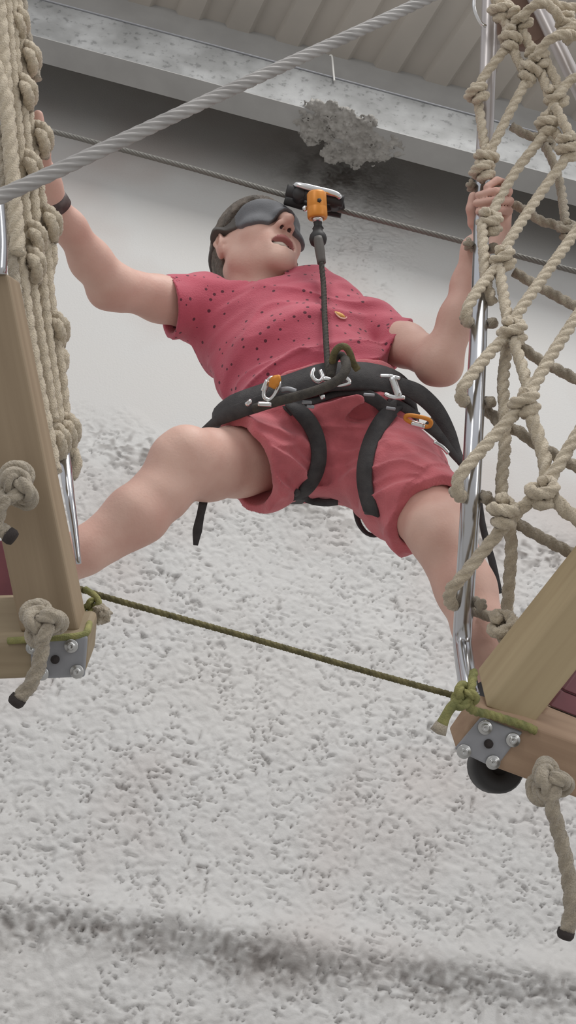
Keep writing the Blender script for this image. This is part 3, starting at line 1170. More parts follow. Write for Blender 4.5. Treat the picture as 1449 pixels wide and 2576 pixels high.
obj('top_plate', sweep([P(742, 466, 2.12), P(752, 466, 2.115), P(800, 478, 2.11), P(845, 489, 2.105), P(857, 499, 2.105)], [.005, .0066, .0070, .0070, .005], 16), M_alu, tr)
obj('side_plate', merge(bar([(722, 480, 2.13), (795, 494, 2.12), (864, 508, 2.115)], 30, 2.13, .012)), M_dark, tr)
obj('side_plate', bar([(718, 503, 2.16), (795, 522, 2.15), (866, 512, 2.14)], 26, 2.13, .012), M_dark, tr)
obj('side_plate', bar([(800, 530, 2.17), (858, 541, 2.165)], 16, 2.13, .012), M_dark, tr)
for px, py in ((752, 492), (842, 512)):
    c = P(px, py, 2.13)
    obj('sheave', lathe(c - .016 * fwd, fwd, [(0, .011), (.004, .013), (.014, .010), (.028, .013), (.032, .011)]), M_dark, tr)
obj('bolt', lathe(P(768, 526, 2.12), nrm(-fwd), [(0, .006), (.006, .006), (.008, .004)]), M_alu, tr)
c0, c1 = P(796, 484, 2.09), P(799, 552, 2.085)
ax = nrm(c1 - c0)
Lc = np.linalg.norm(c1 - c0)
bd = obj('body', lathe(c0, ax, [(0, .0155), (.004, .0185), (Lc * .55, .0192), (Lc * .58, .0186), (Lc * .6, .0192), (Lc * .9, .0192), (Lc * .97, .0178), (Lc * .97, .0120), (Lc * .8, .0115)]), M_orange, tr, label='orange anodised swivel body')
obj('mark', lathe(c0 + ax * Lc * .40 - fwd * .0188 + rgt * .004, -fwd, [(0, .0045), (.0012, .0045)], 5), M_dark, bd)
obj('collar', lathe(c0 + ax * Lc * .80, ax, [(0, .0105), (.010, .0105), (.016, .009)]), M_alu, bd)
obj('swivel', lathe(c1 - ax * .004, ax, [(0, .0075), (.008, .0085), (.016, .0075), (.022, .011)]), M_dark, tr)

ln = thing('lanyard', P(826, 925, 1.83), 'dark rope lanyard hanging from the orange pulley to the harness', 'lanyard')
obj('thimble', lathe(P(799, 575, 2.08), nrm(P(801, 624, 2.06) - P(799, 575, 2.08)), [(0, .0085), (.010, .0105), (.018, .0155), (.025, .0168), (.033, .0150), (.037, .0095)]), M_dark, ln)
obj('sleeve', sweep([P(800, 598, 2.06), P(806, 640, 2.05), P(809, 662, 2.045)], [.0092, .0095, .0082], 16), M_sleeve, ln)
obj('cord', sweep([P(808, 655, 2.045), P(814, 720, 2.01), P(817, 800, 1.93), P(821, 870, 1.86), P(824, 918, 1.815), P(827, 945, 1.80)], .0056, 16, 3, pitch=.03, depth=.25), M_hose, ln)
arc = [P(868, 905, 1.78), P(871, 925, 1.755), P(855, 952, 1.742), P(815, 975, 1.738), P(765, 992, 1.738), P(705, 1008, 1.748), P(640, 1028, 1.775)]
obj('tether', sweep(arc, .0078, 16), M_hose, ln)
obj('tether_loop', sweep([P(868, 906, 1.80), P(858, 893, 1.805), P(842, 902, 1.805), P(836, 930, 1.80), P(832, 950, 1.795)], .0068, 14), M_hose, ln)

# ------------------------------------------------------------------ harness
hn = thing('climbing_harness', P(830, 1000, 1.9), 'black webbing climbing harness with metal buckles over the red shorts', 'harness')


def radial(c, pa_, pb_, pc_, n=72, off=.004, tree=None, reach=.24):
    nn = nrm(np.cross(pb_ - pa_, pc_ - pa_))
    c = c - nn * np.dot(c - pa_, nn)
    a1 = nrm(pa_ - c)
    a2 = np.cross(nn, a1)
    out, nr = [], []
    for t in np.linspace(0, 2 * np.pi, n, endpoint=False):
        d = math.cos(t) * a1 + math.sin(t) * a2
        h = (tree or BVC).ray_cast(Vector(c + d * reach), Vector(-d), reach)
        if h[0] is None:
            out.append(None)
        else:
            out.append(np.linalg.norm(np.array(h[0]) - c))
        nr.append(d)
    r = np.array([np.nan if x is None else x for x in out])
    ok = ~np.isnan(r)
    ix = np.arange(n)
    r = np.interp(ix, ix[ok], r[ok], period=n)
    for _ in range(3):
        r = np.maximum(r, .5 * r + .25 * (np.roll(r, 1) + np.roll(r, -1)))
    nr = np.array(nr)
    return c + nr * (r + off)[:, None], nr


pa_, pb_, pc_ = [skin_hit(x, y)[0] for x, y in ((648, 1012), (845, 952), (985, 968))]
bp_, bn_ = radial(waist, pa_, pb_, pc_, 90, .007)
wb = obj('waist_belt', ribbon(bp_, bn_, .058, .010, True), M_black, hn)


def strap(pl, w, off=.005, th=.004, par=hn, name='strap', M_=None, step=.006):
    hs = [skin_hit(a, b, off) for a, b in pl]
    hs = [h if h[0] is not None else (P(a, b, 1.90), -fwd) for h, (a, b) in zip(hs, pl)]
    pp = smooth_path([h[0] for h in hs], step)
    q = np.array([h[1] for h in hs])
    t = np.linspace(0, 1, len(pp))
    N = np.stack([np.interp(t, np.linspace(0, 1, len(q)), q[:, k]) for k in range(3)], 1) * .6 - .4 * np.array([nrm(x - CAM) for x in pp])
    return obj(name, ribbon(pp, N, w, th), M_ or M_black, par)


def leg_loop(front, back, w):
    """webbing laid over the cloth in front, carried round behind the thigh"""
    fp = smooth_path(np.array([(x, y, 0) for x, y in front], float), 8)
    hs = [h for h in (skin_hit(x, y, .0085) for x, y, _ in fp) if h[0] is not None]
    p_ = np.array([h[0] for h in hs])
    for _ in range(14):
        p_[1:-1] = .5 * p_[1:-1] + .25 * (p_[2:] + p_[:-2])
    n_ = np.array([h[1] for h in hs])
    for _ in range(30):
        n_[1:-1] = .5 * n_[1:-1] + .25 * (n_[2:] + n_[:-2])
    bk_ = smooth_path([p_[-1]] + pts(back) + [p_[0]], .01)[1:-1]
    cen = np.vstack([p_, bk_]).mean(0)
    full = np.vstack([p_, bk_])
    nn = np.vstack([n_ * .7 - .3 * fwd, bk_ - cen])
    return obj('leg_loop', ribbon(full, nn, w, .006, True), M_black, hn)


leg_loop([(738, 1020), (772, 1052), (796, 1095), (804, 1140), (796, 1190), (772, 1230), (752, 1250)], [(738, 1262, 1.95), (722, 1225, 2.03), (712, 1150, 2.05), (712, 1070, 2.02), (722, 1022, 1.95)], .0275)
leg_loop([(992, 1024), (958, 1062), (932, 1110), (919, 1160), (916, 1210), (926, 1262), (936, 1290)], [(962, 1300, 1.96), (1000, 1260, 2.03), (1030, 1180, 2.04), (1030, 1090, 2.02), (1010, 1030, 1.95)], .0285)
strap([(742, 1238), (775, 1256), (812, 1264), (850, 1262)], .014)
strap([(748, 1032), (722, 1008), (700, 985)], .030)
strap([(985, 1042), (950, 1010), (905, 985), (880, 965)], .022)
strap([(975, 1015), (1010, 1022), (1050, 1048)], .016)
strap([(735, 1020), (790, 1010), (850, 990), (900, 985)], .012)


def air(pl, w, th, nv=None, name='strap', par=hn, M_=None):
    pp = smooth_path(pts(pl), .006)
    return obj(name, ribbon(pp, np.tile(-fwd if nv is None else nv, (len(pp), 1)), w, th), M_ or M_black, par)


air([(514, 1077, 1.88), (560, 1052, 1.83), (612, 1030, 1.80), (662, 1012, 1.785), (712, 985, 1.785)], [.004, .018, .024, .026, .024], .008, name='hip_pad')
air([(1004, 968, 1.84), (1050, 988, 1.83), (1096, 1030, 1.83), (1128, 1085, 1.83), (1146, 1135, 1.82), (1162, 1166, 1.80)], [.026, .030, .028, .024, .020, .014], .005, name='hip_strap')
air([(1072, 1062, 1.79), (1108, 1100, 1.79), (1138, 1140, 1.79), (1162, 1168, 1.795)], [.024, .016, .013, .010], .004, name='riser_strap')
air([(894, 1282, 1.90), (903, 1318, 1.895), (924, 1343, 1.89), (950, 1346, 1.89), (971, 1326, 1.89), (978, 1300, 1.90)], .0105, .004, nv=nrm(cv(.2, .9, .4)), name='haul_loop')
air([(1206, 1262, 1.86), (1216, 1330, 1.88), (1240, 1420, 1.90), (1258, 1492, 1.91)], [.010, .012, .013, .009], .004, name='rear_strap')
air([(512, 1262, 1.80), (503, 1302, 1.80), (496, 1338, 1.80), (492, 1372, 1.80)], [.014, .013, .016, .008], .005, name='tail_strap')
# metalwork
bk = lambda l, r, M_=M_alu, n='buckle', st=None: obj(n, sweep(pts(l, -.014), r, 10), M_, hn)
bk([(650, 1016, 1.768), (683, 1017, 1.764)], .0042, M_alu, 'buckle_bar')
bk([(620, 1018, 1.775), (632, 1008, 1.77)], .004, M_alu, 'buckle_bar')
bk([(708, 982, 1.765), (724, 979, 1.762), (744, 985, 1.762)], .0045, M_plate, 'buckle_bar')
bk([(986, 950, 1.765), (1003, 996, 1.76)], .0062, M_alu, 'buckle_bar')
bk([(957, 945, 1.77), (982, 946, 1.765), (1006, 952, 1.762)], .0030, M_alu, 'buckle_bar')
bk([(968, 991, 1.765), (990, 999, 1.76), (1018, 1000, 1.76)], .0034, M_alu, 'buckle_bar')
bk([(760, 1012, 1.762), (784, 1013, 1.76)], .0028, M_plate, 'buckle_bar')
bk([(772, 1022, 1.76), (790, 1024, 1.76)], .0028, M_plate, 'buckle_bar')
bk([(915, 992, 1.77), (942, 994, 1.77)], .0024, M_plate, 'buckle_bar')
bk([(972, 1026, 1.77), (994, 1029, 1.765)], .0026, M_plate, 'buckle_bar')
bk([(1092, 1112, 1.785), (1112, 1124, 1.785), (1128, 1140, 1.785)], .0035, M_alu, 'buckle_bar')
bk([(806, 999, 1.755), (816, 996, 1.755)], .0045, M_alu, 'ring')
bk([(790, 928, 1.775), (785, 942, 1.77), (792, 956, 1.768), (804, 959, 1.768), (812, 948, 1.77), (806, 932, 1.775)], .0036, M_alu, 'ring')
bk([(812, 953, 1.762), (832, 956, 1.762)], .0048, M_alu, 'ring')
bk([(842, 966, 1.762), (856, 955, 1.762), (866, 948, 1.762), (880, 962, 1.762), (858, 968, 1.762), (842, 967, 1.762)], .0034, M_alu, 'ring')
g_ = obj('gear_loop', sweep([P(836, 912, 1.80), P(840, 890, 1.79), P(852, 874, 1.785), P(868, 872, 1.785), P(880, 888, 1.79), P(888, 912, 1.795), P(900, 930, 1.80)], .0058, 14), M_olive, hn, label='faded green cord loop')


def carabiner(c, a, b, L, W, r, M_, name, label, gate):
    t = np.linspace(0, 2 * np.pi, 40, endpoint=False)
    x = np.sign(np.cos(t)) * np.abs(np.cos(t)) ** .7 * L / 2
    y = np.sign(np.sin(t)) * np.abs(np.sin(t)) ** .7 * W / 2
    y = y * (1 + .18 * x / (L / 2))
    p = c + x[:, None] * a + y[:, None] * b
    o = obj(name, sweep(p, r, 10, closed=True), M_, hn, label=label)
    obj('gate', sweep([c - a * L * .22 - b * W / 2, c + a * L * .30 - b * W * .52], r * 1.45, 12), gate, o)
    return o


carabiner(P(682, 978, 1.750), nrm(cv(.38, .9, .1)), nrm(cv(.9, -.35, .2)),   .036, .020, .0033, M_alu, 'carabiner', 'silver carabiner at the left hip', M_alu)
pp = smooth_path(pts([(684, 975, 1.742), (694, 955, 1.738), (706, 951, 1.738)]), .003)
obj('orange_tab', ribbon(pp, np.tile(-fwd, (len(pp), 1)), [.012, .018, .010], .006), M_orange, hn)
carabiner(P(1052, 1058, 1.765), nrm(cv(.93, -.26, .1)), nrm(cv(.2, .8, .5)), .042, .014, .0036, M_orange, 'carabiner', 'orange carabiner with silver gate at the right hip', M_alu)

# ------------------------------------------------------------------ steel poles
pl = smooth_path([pole_at(1616, -2)] + [P(a, b, c) for a, b, c in POLE], .02)
bend = [P(1182, 1750, 1.47), P(1176, 1712, 1.49), P(1168, 1660, 1.52), P(1163, 1618, 1.545)]
body_ = [P(a, b, c) for a, b, c in POLE]
line = np.vstack([smooth_path(bend, .008), smooth_path([P(1164, 1580, 1.548)] + body_[1:], .015)])
pole = obj('steel_pole', sweep(smooth_path(line, .012), .0135, 28, step=.012), M_steel)
tag(pole, 'upright polished steel pole with a bent foot, held in the right-hand grip', 'pole')
obj('upper_tube', sweep([pole_at(432), pole_at(300), pole_at(150), pole_at(0), pole_at(-115)], .0150, 28, step=.02), M_tube, pole, label='matt grey upper length of the pole')
tb = obj('grey_tube', sweep([P(1318, -60, 2.12), P(1396, 100, 2.08), P(1475, 262, 2.03)], .0138, 24), M_tube)
tag(tb, 'pale grey slanting tube behind the rope net in the upper right corner', 'tube')
lt = thing('side_tube', P(197, 1412, 1.44), 'steel tube standing along the left timber beam behind the rope net', 'tube')
obj('tube', sweep([P(198, 1418, 1.44), P(184, 1310, 1.45), P(172, 1230, 1.47), P(142, 980, 1.62), P(118, 780, 1.70)], [.0035, .008, .011, .0125, .0125], 24, step=.01), M_steel, lt)
hb = obj('steel_tube', sweep([P(-6, 690, 1.30), P(-4, 610, 1.30), P(-14, 480, 1.30)], .0105, 24), M_steel)
tag(hb, 'end of a bright steel tube resting on top of the left timber beam', 'tube')
wl = obj('wire_loop', sweep([P(1204, -20, 2.04), P(1193, 0, 2.04), P(1195, 28, 2.04), P(1210, 58, 2.04), P(1222, 66, 2.045)], .0032, 12), M_alu)
tag(wl, 'thin bright wire loop beside the top of the steel pole', 'wire')
bkt = obj('leather_guard', prism(pts([(1218, -40, 2.16), (1228, 10, 2.16), (1246, 58, 2.16), (1262, 108, 2.16), (1292, 114, 2.15), (1338, 118, 2.14), (1378, 92, 2.12), (1384, 40, 2.11), (1352, -40, 2.12)]), .03 * fwd), M_brown, smooth=False)
bevel(bkt, .006)
tag(bkt, 'dark brown guard plate behind the knots at the top right', 'guard')
gus = obj('gusset', prism(pts([(1226, 42, 2.075), (1212, 100, 2.07), (1212, 160, 2.06), (1246, 200, 2.06), (1266, 116, 2.08)]), .012 * fwd), M_tube, smooth=False)
tag(gus, 'grey triangular plate beside the pole under the brown guard', 'plate')

# ------------------------------------------------------------------ right-hand rope net
RN = thing('rope_net', P(1300, 1580, 1.48), 'open knotted rope net tied to the steel pole, wide mesh', 'net')
KR, RR = .0098, .0098


def nd(x, y):
    return pole_d(min(1600, max(-100, y))) - .045 + (x - 1200) * -.00012


def seg(par, pl, R=RR, M_=None, dd=0.0, name='rope'):
    pl = [tuple(q) for q in pl]
    if pl[-1][0] >= 1455:          # the net carries on past the picture
        a_, b_ = pl[-2], pl[-1]
        s_ = 230 / max(30, math.hypot(b_[0] - a_[0], b_[1] - a_[1]))
        pl.append((b_[0] + (b_[0] - a_[0]) * s_, b_[1] + (b_[1] - a_[1]) * s_) + tuple(b_[2:]))
    if pl[0][0] >= 1455:
        a_, b_ = pl[1], pl[0]
        pl.insert(0, (b_[0] + 200, b_[1] - 60) + tuple(b_[2:]))
    ps = [P(q[0], q[1], (nd(q[0], q[1]) + (q[2] if len(q) > 2 else 0) + dd)) for q in pl]
    return obj(name, rope(ps, R), M_ or M_rope, par)


front = [
    [(1186, 812, .05), (1173, 806, .01), (1176, 776, -.01), (1204, 728, -.012), (1236, 688, 0), (1260, 656, 0)],
    [(1262, 648, 0), (1284, 602, 0), (1366, 478, 0), (1458, 352, 0)],
    [(1234, 558, 0), (1250, 512, 0), (1300, 428, 0), (1364, 345, 0), (1378, 312, 0)],
    [(1224, 402, 0), (1238, 372, 0), (1288, 272, 0), (1326, 200, 0), (1336, 165, 0)],
    [(1200, 235, 0), (1212, 202, 0), (1246, 155, 0), (1276, 118, 0), (1286, 98, 0)],
    [(1178, 1012, .05), (1162, 1006, .01), (1162, 980, -.01), (1190, 940, -.012), (1236, 884, 0), (1284, 838, 0)],
    [(1290, 822, 0), (1306, 784, 0), (1372, 690, 0), (1458, 570, 0)],
    [(1170, 1250, .05), (1152, 1244, .01), (1153, 1206, -.01), (1182, 1166, -.012), (1250, 1090, 0), (1312, 1022, 0)],
    [(1322, 1002, 0), (1340, 976, 0), (1390, 890, 0), (1458, 786, 0)],
    [(1150, 1524, .05), (1132, 1514, .01), (1134, 1484, -.01), (1162, 1452, -.012), (1250, 1345, 0), (1310, 1280, 0), (1364, 1236, 0)],
    [(1362, 1228, 0), (1392, 1192, 0), (1420, 1146, 0), (1460, 1082, 0)],
]
for f_ in front:
    seg(RN, f_)
down = [
    [(1200, 236, .01), (1208, 290, .01), (1216, 345, .01), (1224, 392, .01)],
    [(1212, 560, -.01), (1217, 640, -.005), (1222, 700, .01), (1238, 760, .03)],
    [(1256, 672, 0), (1268, 750, .01), (1280, 815, .01)],
    [(1292, 856, 0), (1314, 925, .01), (1334, 990, .01)],
    [(1332, 1034, 0), (1358, 1110, .01), (1372, 1165, .01), (1376, 1222, .01)],
    [(1390, 1250, 0), (1420, 1282, .0), (1462, 1312, .0)],
    [(1276, 870, .05), (1266, 960, .05), (1270, 1040, .05), (1270, 1130, .05), (1262, 1220, .05), (1268, 1280, .05)],
    [(1276, 1296, .05), (1286, 1370, .05), (1280, 1470, .05), (1273, 1555, .05), (1264, 1600, .05)],
    [(1282, 102, 0), (1298, 140, 0), (1320, 185, 0), (1330, 215, 0)],
    [(1308, 62, 0), (1330, 108, 0), (1356, 165, 0)],
    [(1346, 150, 0), (1366, 196, 0), (1384, 250, 0)],
    [(1366, 140, .0), (1390, 185, .0), (1412, 228, 0)],
    [(1396, 268, -.02), (1412, 298, -.02), (1440, 350, -.02)],
    [(1385, 322, 0), (1402, 340, 0), (1432, 368, 0)],
    [(1238, -20, 0), (1254, 18, 0), (1262, 44, 0), (1286, 80, 0)],
    [(1262, -20, .02), (1290, 30, .02), (1308, 56, .02)],
]
for f_ in down:
    seg(RN, f_, RR * (1.12 if f_[0][1] > 1000 and f_[0][0] > 1320 else 1.0))
arcs = [
    [(1310, 52, -.02), (1328, 26, -.03), (1352, 10, -.04), (1378, 12, -.04), (1402, 36, -.03), (1416, 62, -.01), (1424, 80, .0)],
    [(1344, 150, -.02), (1366, 116, -.03), (1392, 94, -.04), (1424, 86, -.04), (1460, 92, -.03)],
    [(1460, 192, -.02), (1428, 210, -.02), (1402, 240, -.01), (1388, 280, 0), (1376, 308, 0)],
    [(1380, -14, .0), (1404, 14, .0), (1460, 22, 0)],
]
for f_ in arcs:
    seg(RN, f_)
rear = [
    [(1288, 318, .12), (1322, 338, .12), (1356, 348, .12), (1376, 362, .12)],
    [(1372, 366, .11), (1396, 418, .11), (1412, 480, .11), (1424, 572, .11)],
    [(1286, 512, .09), (1320, 528, .09), (1362, 556, .09), (1400, 566, .09), (1426, 580, .09)],
    [(1294, 684, .06), (1330, 706, .07), (1380, 734, .07), (1458, 776, .07)],
    [(1312, 872, .06), (1352, 902, .07), (1400, 928, .07), (1458, 958, .07)],
    [(1216, 1030, .09), (1240, 1044, .08), (1262, 1072, .07), (1300, 1082, .06), (1342, 1112, .06), (1396, 1144, .06), (1458, 1178, .06)],
    [(1208, 1246, .09), (1236, 1262, .08), (1262, 1284, .06), (1310, 1322, .06), (1380, 1362, .06), (1458, 1402, .06)],
    [(1194, 1536, .09), (1226, 1548, .08), (1262, 1560, .07), (1300, 1566, .07)],
]
for f_ in rear:
    seg(RN, f_, RR * .95, M_rope_g)
kn = [
    (1198, 236, .019, .2, 1.0), (1222, 398, .019, .9, 1.1), (1212, 430, .018, .3, 1.25), (1232, 558, .021, .5, 1.2), (1262, 652, .020, .2, 1.25), (1288, 834, .020, .4, 1.3),
    (1318, 1014, .020, .3, 1.3), (1362, 1238, .021, .5, 1.35), (1266, 1286, .018, .8, 1.1), (1266, 1578, .016, .2, 1.0), (1284, 98, .019, .9, .95),
    (1308, 48, .019, .1, 1.2), (1332, 178, .019, 1.2, .8), (1352, 148, .018, .3, 1.2), (1376, 312, .020, .7, 1.1), (1398, 244, .018, .1, 1.1), (1428, 372, .018, .5, 1.1),
    (1256, 26, .018, .5, 1.0), (1426, 80, .018, .2, 1.1), (1428, 66, .017, .9, 1.1), (1374, 358, .015, .3, 1.0, .12), (1424, 578, .015, .6, 1.0, .09),
]
for q in kn:
    x, y, s_, tw, sq = q[:5]
    dd = q[5] if len(q) > 5 else -.004
    obj('knot', hitch(P(x, y, nd(x, y) + dd), KR * (.98 if dd < .05 else .8), cv(math.sin(tw - .45), math.cos(tw - .45), 0), 1.9 + .25 * math.sin(x), 1.5, .30 + .25 * math.cos(y)), M_rope if dd < .05 else M_rope_g, RN)
# turns of rope gripping the back of the pole
for y in (806, 1004, 1242, 1512, 470, 618):
    c = pole_at(y)
    a1, a2 = rgt, fwd
    t = np.linspace(math.radians(-20), math.radians(220), 26)
    p_ = c + .0225 * (-np.cos(t)[:, None] * a1 * 1.0 + np.sin(t)[:, None] * a2) + upv * np.linspace(.004, -.006, 26)[:, None]
    obj('turn', sweep(p_, KR * .92, 18, 3, pitch=6.2 * KR), M_rope_g, RN)

# ------------------------------------------------------------------ left-hand rope net, hanging edge-on
LN = thing('rope_net', P(150, 1180, 1.52), 'bunched rope net hanging edge-on down the left side, thick with knots', 'net')
ld = lambda y: 1.50 + (1200 - y) / 1200 * .16


def lseg(pl, R=.0100, dd=0.0, M_=None):
    ps = [P(x, y, ld(y) + dd) for x, y in pl]
    return obj('rope', rope(ps, R, .34), M_ or M_rope, LN)


lseg([(-6, -20), (4, 90), (12, 200), (26, 360), (38, 520), (52, 680), (72, 840), (98, 990), (118, 1090), (136, 1190)], .0118, -.05)
lseg([(-16, 150), (-2, 190), (14, 260), (24, 380), (34, 500), (44, 640)], .0110, -.075)
lseg([(14, -20), (24, 110), (38, 260), (52, 400), (64, 540), (78, 690), (92, 800), (112, 920), (134, 1060)], .0098, -.02)
lseg([(30, -20), (36, 120), (52, 240), (70, 380), (84, 500), (98, 640), (108, 740), (124, 880), (142, 1010), (152, 1090)], .0098, 0)
lseg([(42, -20), (50, 120), (62, 220), (80, 350), (98, 470), (108, 540), (118, 660), (124, 740), (142, 860), (156, 970), (164, 1060)], .0098, .02)
lseg([(54, -20), (62, 60), (78, 140), (92, 200)], .0092, .04, M_rope_g)
lseg([(-8, 320), (4, 400), (12, 470), (22, 560), (34, 680), (58, 830), (86, 980)], .0085, -.07, M_rope_g)
lk = [(48, 52, .02), (78, 142, .03), (68, 226, .0), (108, 345, .03), (80, 418, -.01), (130, 556, .02), (92, 596, -.02), (88, 660, -.03), (148, 822, .03), (176, 1078, .02), (150, 1104, -.01)]
for i, (x, y, dd) in enumerate(lk):
    L_ = ld(y) + dd
    q = 2 * (i % 3)
    arch = pts([(x - 17, y - 30, L_ + .012), (x - 8, y - 27, L_ - .004), (x + 6, y - 20 + q, L_ - .014), (x + 15, y - 2, L_ - .010), (x + 14, y + 18 + q, L_ + .002), (x + 6, y + 34, L_ + .016)])
    bulb = pts([(x - 12, y + 14, L_ + .016), (x - 12, y - 3, L_ - .004), (x - 6, y - 8, L_ - .020), (x + 1, y + 6, L_ - .024), (x + 4, y + 26, L_ - .016), (x + 2, y + 46, L_ + .002)])
    obj('knot', merge(rope(arch, .0092, .3), rope(bulb, .0098, .35)), M_rope, LN)
for pl_, dd in (([(150, 880), (162, 902), (156, 925), (146, 935)], .03), ([(172, 1122), (190, 1150), (190, 1180), (176, 1200)], .02), ([(128, 618), (132, 645), (124, 680), (116, 700)], .03)):
    lseg(pl_, .0095, dd)

# ------------------------------------------------------------------ timber frames
M_wood = wood_mat('pine_beam', (178, 156, 122), (158, 136, 104), 2)


def oriented_wood(name, c, c2, d):
    """grain along d"""
    M_ = mat(name, c, .7, c2=c2, nscale=1.0, bump=.15, bscale=1.5, lo=.3, hi=.75)
    nt_ = M_.node_tree
    tcn = [n for n in nt_.nodes if n.type == 'TEX_COORD'][0]
    mp = nt_.nodes.new('ShaderNodeMapping')
    mp.vector_type = 'POINT'
    zq = Vector(nrm(d)).to_track_quat('Z', 'Y').inverted()
    mp.inputs['Rotation'].default_value = zq.to_euler('XYZ')
    mp2 = nt_.nodes.new('ShaderNodeMapping')
    mp2.inputs['Scale'].default_value = (55, 55, 2.2)
    nt_.links.new(tcn.outputs['Object'], mp.inputs['Vector'])
    nt_.links.new(mp.outputs['Vector'], mp2.inputs['Vector'])
    for n in nt_.nodes:
        if n.type == 'TEX_NOISE':
            nt_.links.new(mp2.outputs['Vector'], n.inputs['Vector'])
    return M_


def beam(front_px, depth_vec):
    """four front corners (with distances) and the vector to the hidden face"""
    c = pts(front_px)
    return hexa(c + [p + depth_vec for p in c])


def plate_with_screws(par, corners, dh, scr, hole, rs):
    n_ = nrm(np.cross(corners[1] - corners[0], corners[3] - corners[0]))
    if n_ @ fwd > 0:
        n_ = -n_
    cs = [c + n_ * .0015 for c in corners]
    pl_ = obj('corner_plate', hexa(cs + [c - n_ * .006 for c in cs]), M_plate, par, smooth=False)
    bevel(pl_, .004)
    for s_ in scr:
        sc_ = obj('screw', lathe(s_ - n_ * .002, n_, [(0, rs * 1.0), (.0035, rs * 1.02), (.0055, rs * .92), (.0045, rs * .62), (.0068, rs * .55), (.0085, rs * .30), (.006, rs * .16)]), M_screw, pl_)
    obj('hole_plug', lathe(hole - n_ * .001, n_, [(0, rs * .62), (.0032, rs * .62)]), M_end, pl_)
    return pl_


LF = thing('timber_frame', P(60, 1700, 1.3), 'pale timber frame at the left edge with a steel corner plate', 'frame')
M_wl = oriented_wood('pine_left', (150, 132, 108), (133, 115, 92), P(198, 1586, 1.3) - P(19, 687, 1.3))
dl = 1.30
sidev = P(222, 1570, dl + .055) - P(198, 1586, dl)
bl = beam([(-136, 700, dl), (19, 687, dl), (199, 1590, dl), (50, 1590, dl)], sidev)
bevel(obj('beam', bl, M_wl, LF, smooth=False), .004)
M_wl2 = oriented_wood('pine_cross', (148, 133, 108), (132, 116, 92), rgt)
cr = beam([(-560, 1638, 1.285), (222, 1598, 1.285), (214, 1704, 1.285), (-560, 1738, 1.285)], .07 * fwd + .025 * upv)
bevel(obj('cross_beam', cr, M_wl2, LF, smooth=False), .008)
cr2 = beam([(-560, 1520, 1.33), (60, 1504, 1.33), (66, 1604, 1.30), (-560, 1640, 1.30)], .06 * fwd)
bevel(obj('ledge', cr2, M_wl2, LF, smooth=False), .004)
C4 = [P(74, 1606, 1.283), P(221, 1599, 1.283), (P(213, 1703, 1.283)), P(80, 1708, 1.283)]
plate_with_screws(LF, C4, .003, [P(180, 1625, 1.281), P(194, 1689, 1.281), P(83, 1629, 1.281), P(106, 1694, 1.281)], P(139, 1659, 1.281), .0082)
dkl = beam([(-560, 1400, 1.44), (4, 1360, 1.44), (40, 1500, 1.42), (-560, 1525, 1.42)], .02 * fwd)
bevel(obj('deck_board', dkl, M_maroon, LF, smooth=False, label='maroon deck board'), .002)
# the deck the foot rests on, behind the beam
obj('deck_board', beam([(-160, 1380, 1.60), (150, 1420, 1.69), (160, 1560, 1.66), (-160, 1560, 1.56)], .02 * upv * -1 + .004 * fwd), M_maroon, LF, smooth=False)

RF = thing('timber_frame', P(1330, 1960, 1.35), 'pale timber frame at the lower right with a diamond-set steel plate', 'frame')
M_wr = oriented_wood('pine_right', (176, 159, 126), (158, 139, 108), P(1449, 1490, 1.4) - P(1222, 1778, 1.4))
dr = 1.40
fr = [(1222, 1778, dr), (1966, 836, dr - .02), (2070, 909, dr - .02), (1342, 1824, dr)]
sv_ = P(1200, 1684, dr + .055) - P(1222, 1778, dr)
bevel(obj('beam', beam(fr, sv_), M_wr, RF, smooth=False), .003)
M_wr2 = oriented_wood('pine_right_cross', (160, 134, 110), (142, 116, 94), P(1449, 2010, 1.4) - P(1240, 1930, 1.4))
cx = [(1208, 1792, 1.385), (1330, 1822, 1.385), (2050, 2084, 1.385), (2050, 2232, 1.385), (1242, 1932, 1.385), (1144, 1884, 1.385)]
pc = pts(cx)
off_ = P(1127, 1832, 1.425) - P(1144, 1884, 1.385)
bevel(obj('cross_beam', prism(pc, off_), M_wr2, RF, smooth=False), .004)
C5 = [P(1211, 1803, 1.383), P(1316, 1842, 1.383), P(1246, 1934, 1.383), P(1143, 1884, 1.383)]
plate_with_screws(RF, C5, .003, [P(1220, 1830, 1.381), P(1290, 1861, 1.381), P(1167, 1890, 1.381), P(1240, 1917, 1.381)], P(1229, 1871, 1.381), .0092)
bevel(obj('ledge', beam([(1346, 1822, 1.40), (1380, 1780, 1.45), (2050, 2046, 1.45), (2050, 2096, 1.40)], .05 * fwd), M_wr2, RF, smooth=False), .003)
for q in ([(1384, 1776, 1.46), (2050, 2040, 1.46), (2080, 2002, 1.48), (1414, 1738, 1.48)], [(1418, 1735, 1.48), (2084, 1998, 1.48), (2150, 1904, 1.53), (1484, 1641, 1.53)], [(1488, 1636, 1.53), (2154, 1899, 1.53), (2214, 1800, 1.59), (1548, 1540, 1.59)]):
    bevel(obj('deck_board', beam(q, .02 * fwd), M_maroon, RF, smooth=False, label='maroon deck board'), .002)
obj('deck_board', beam([(1180, 1760, 1.62), (1440, 1800, 1.57), (1480, 1680, 1.60), (1240, 1660, 1.67)], .004 * fwd - .02 * upv), M_maroon, RF, smooth=False)
# round rubber buffer under the corner
rc, rn = P(1252, 1928, 1.43), nrm(cv(.12, .25, 1))
obj('rubber_buffer', lathe(rc - rn * .03, rn, [(0, .030), (.006, .0345), (.034, .0345), (.040, .031), (.040, .012), (.036, .011)]), M_dark, RF, label='black round rubber buffer')

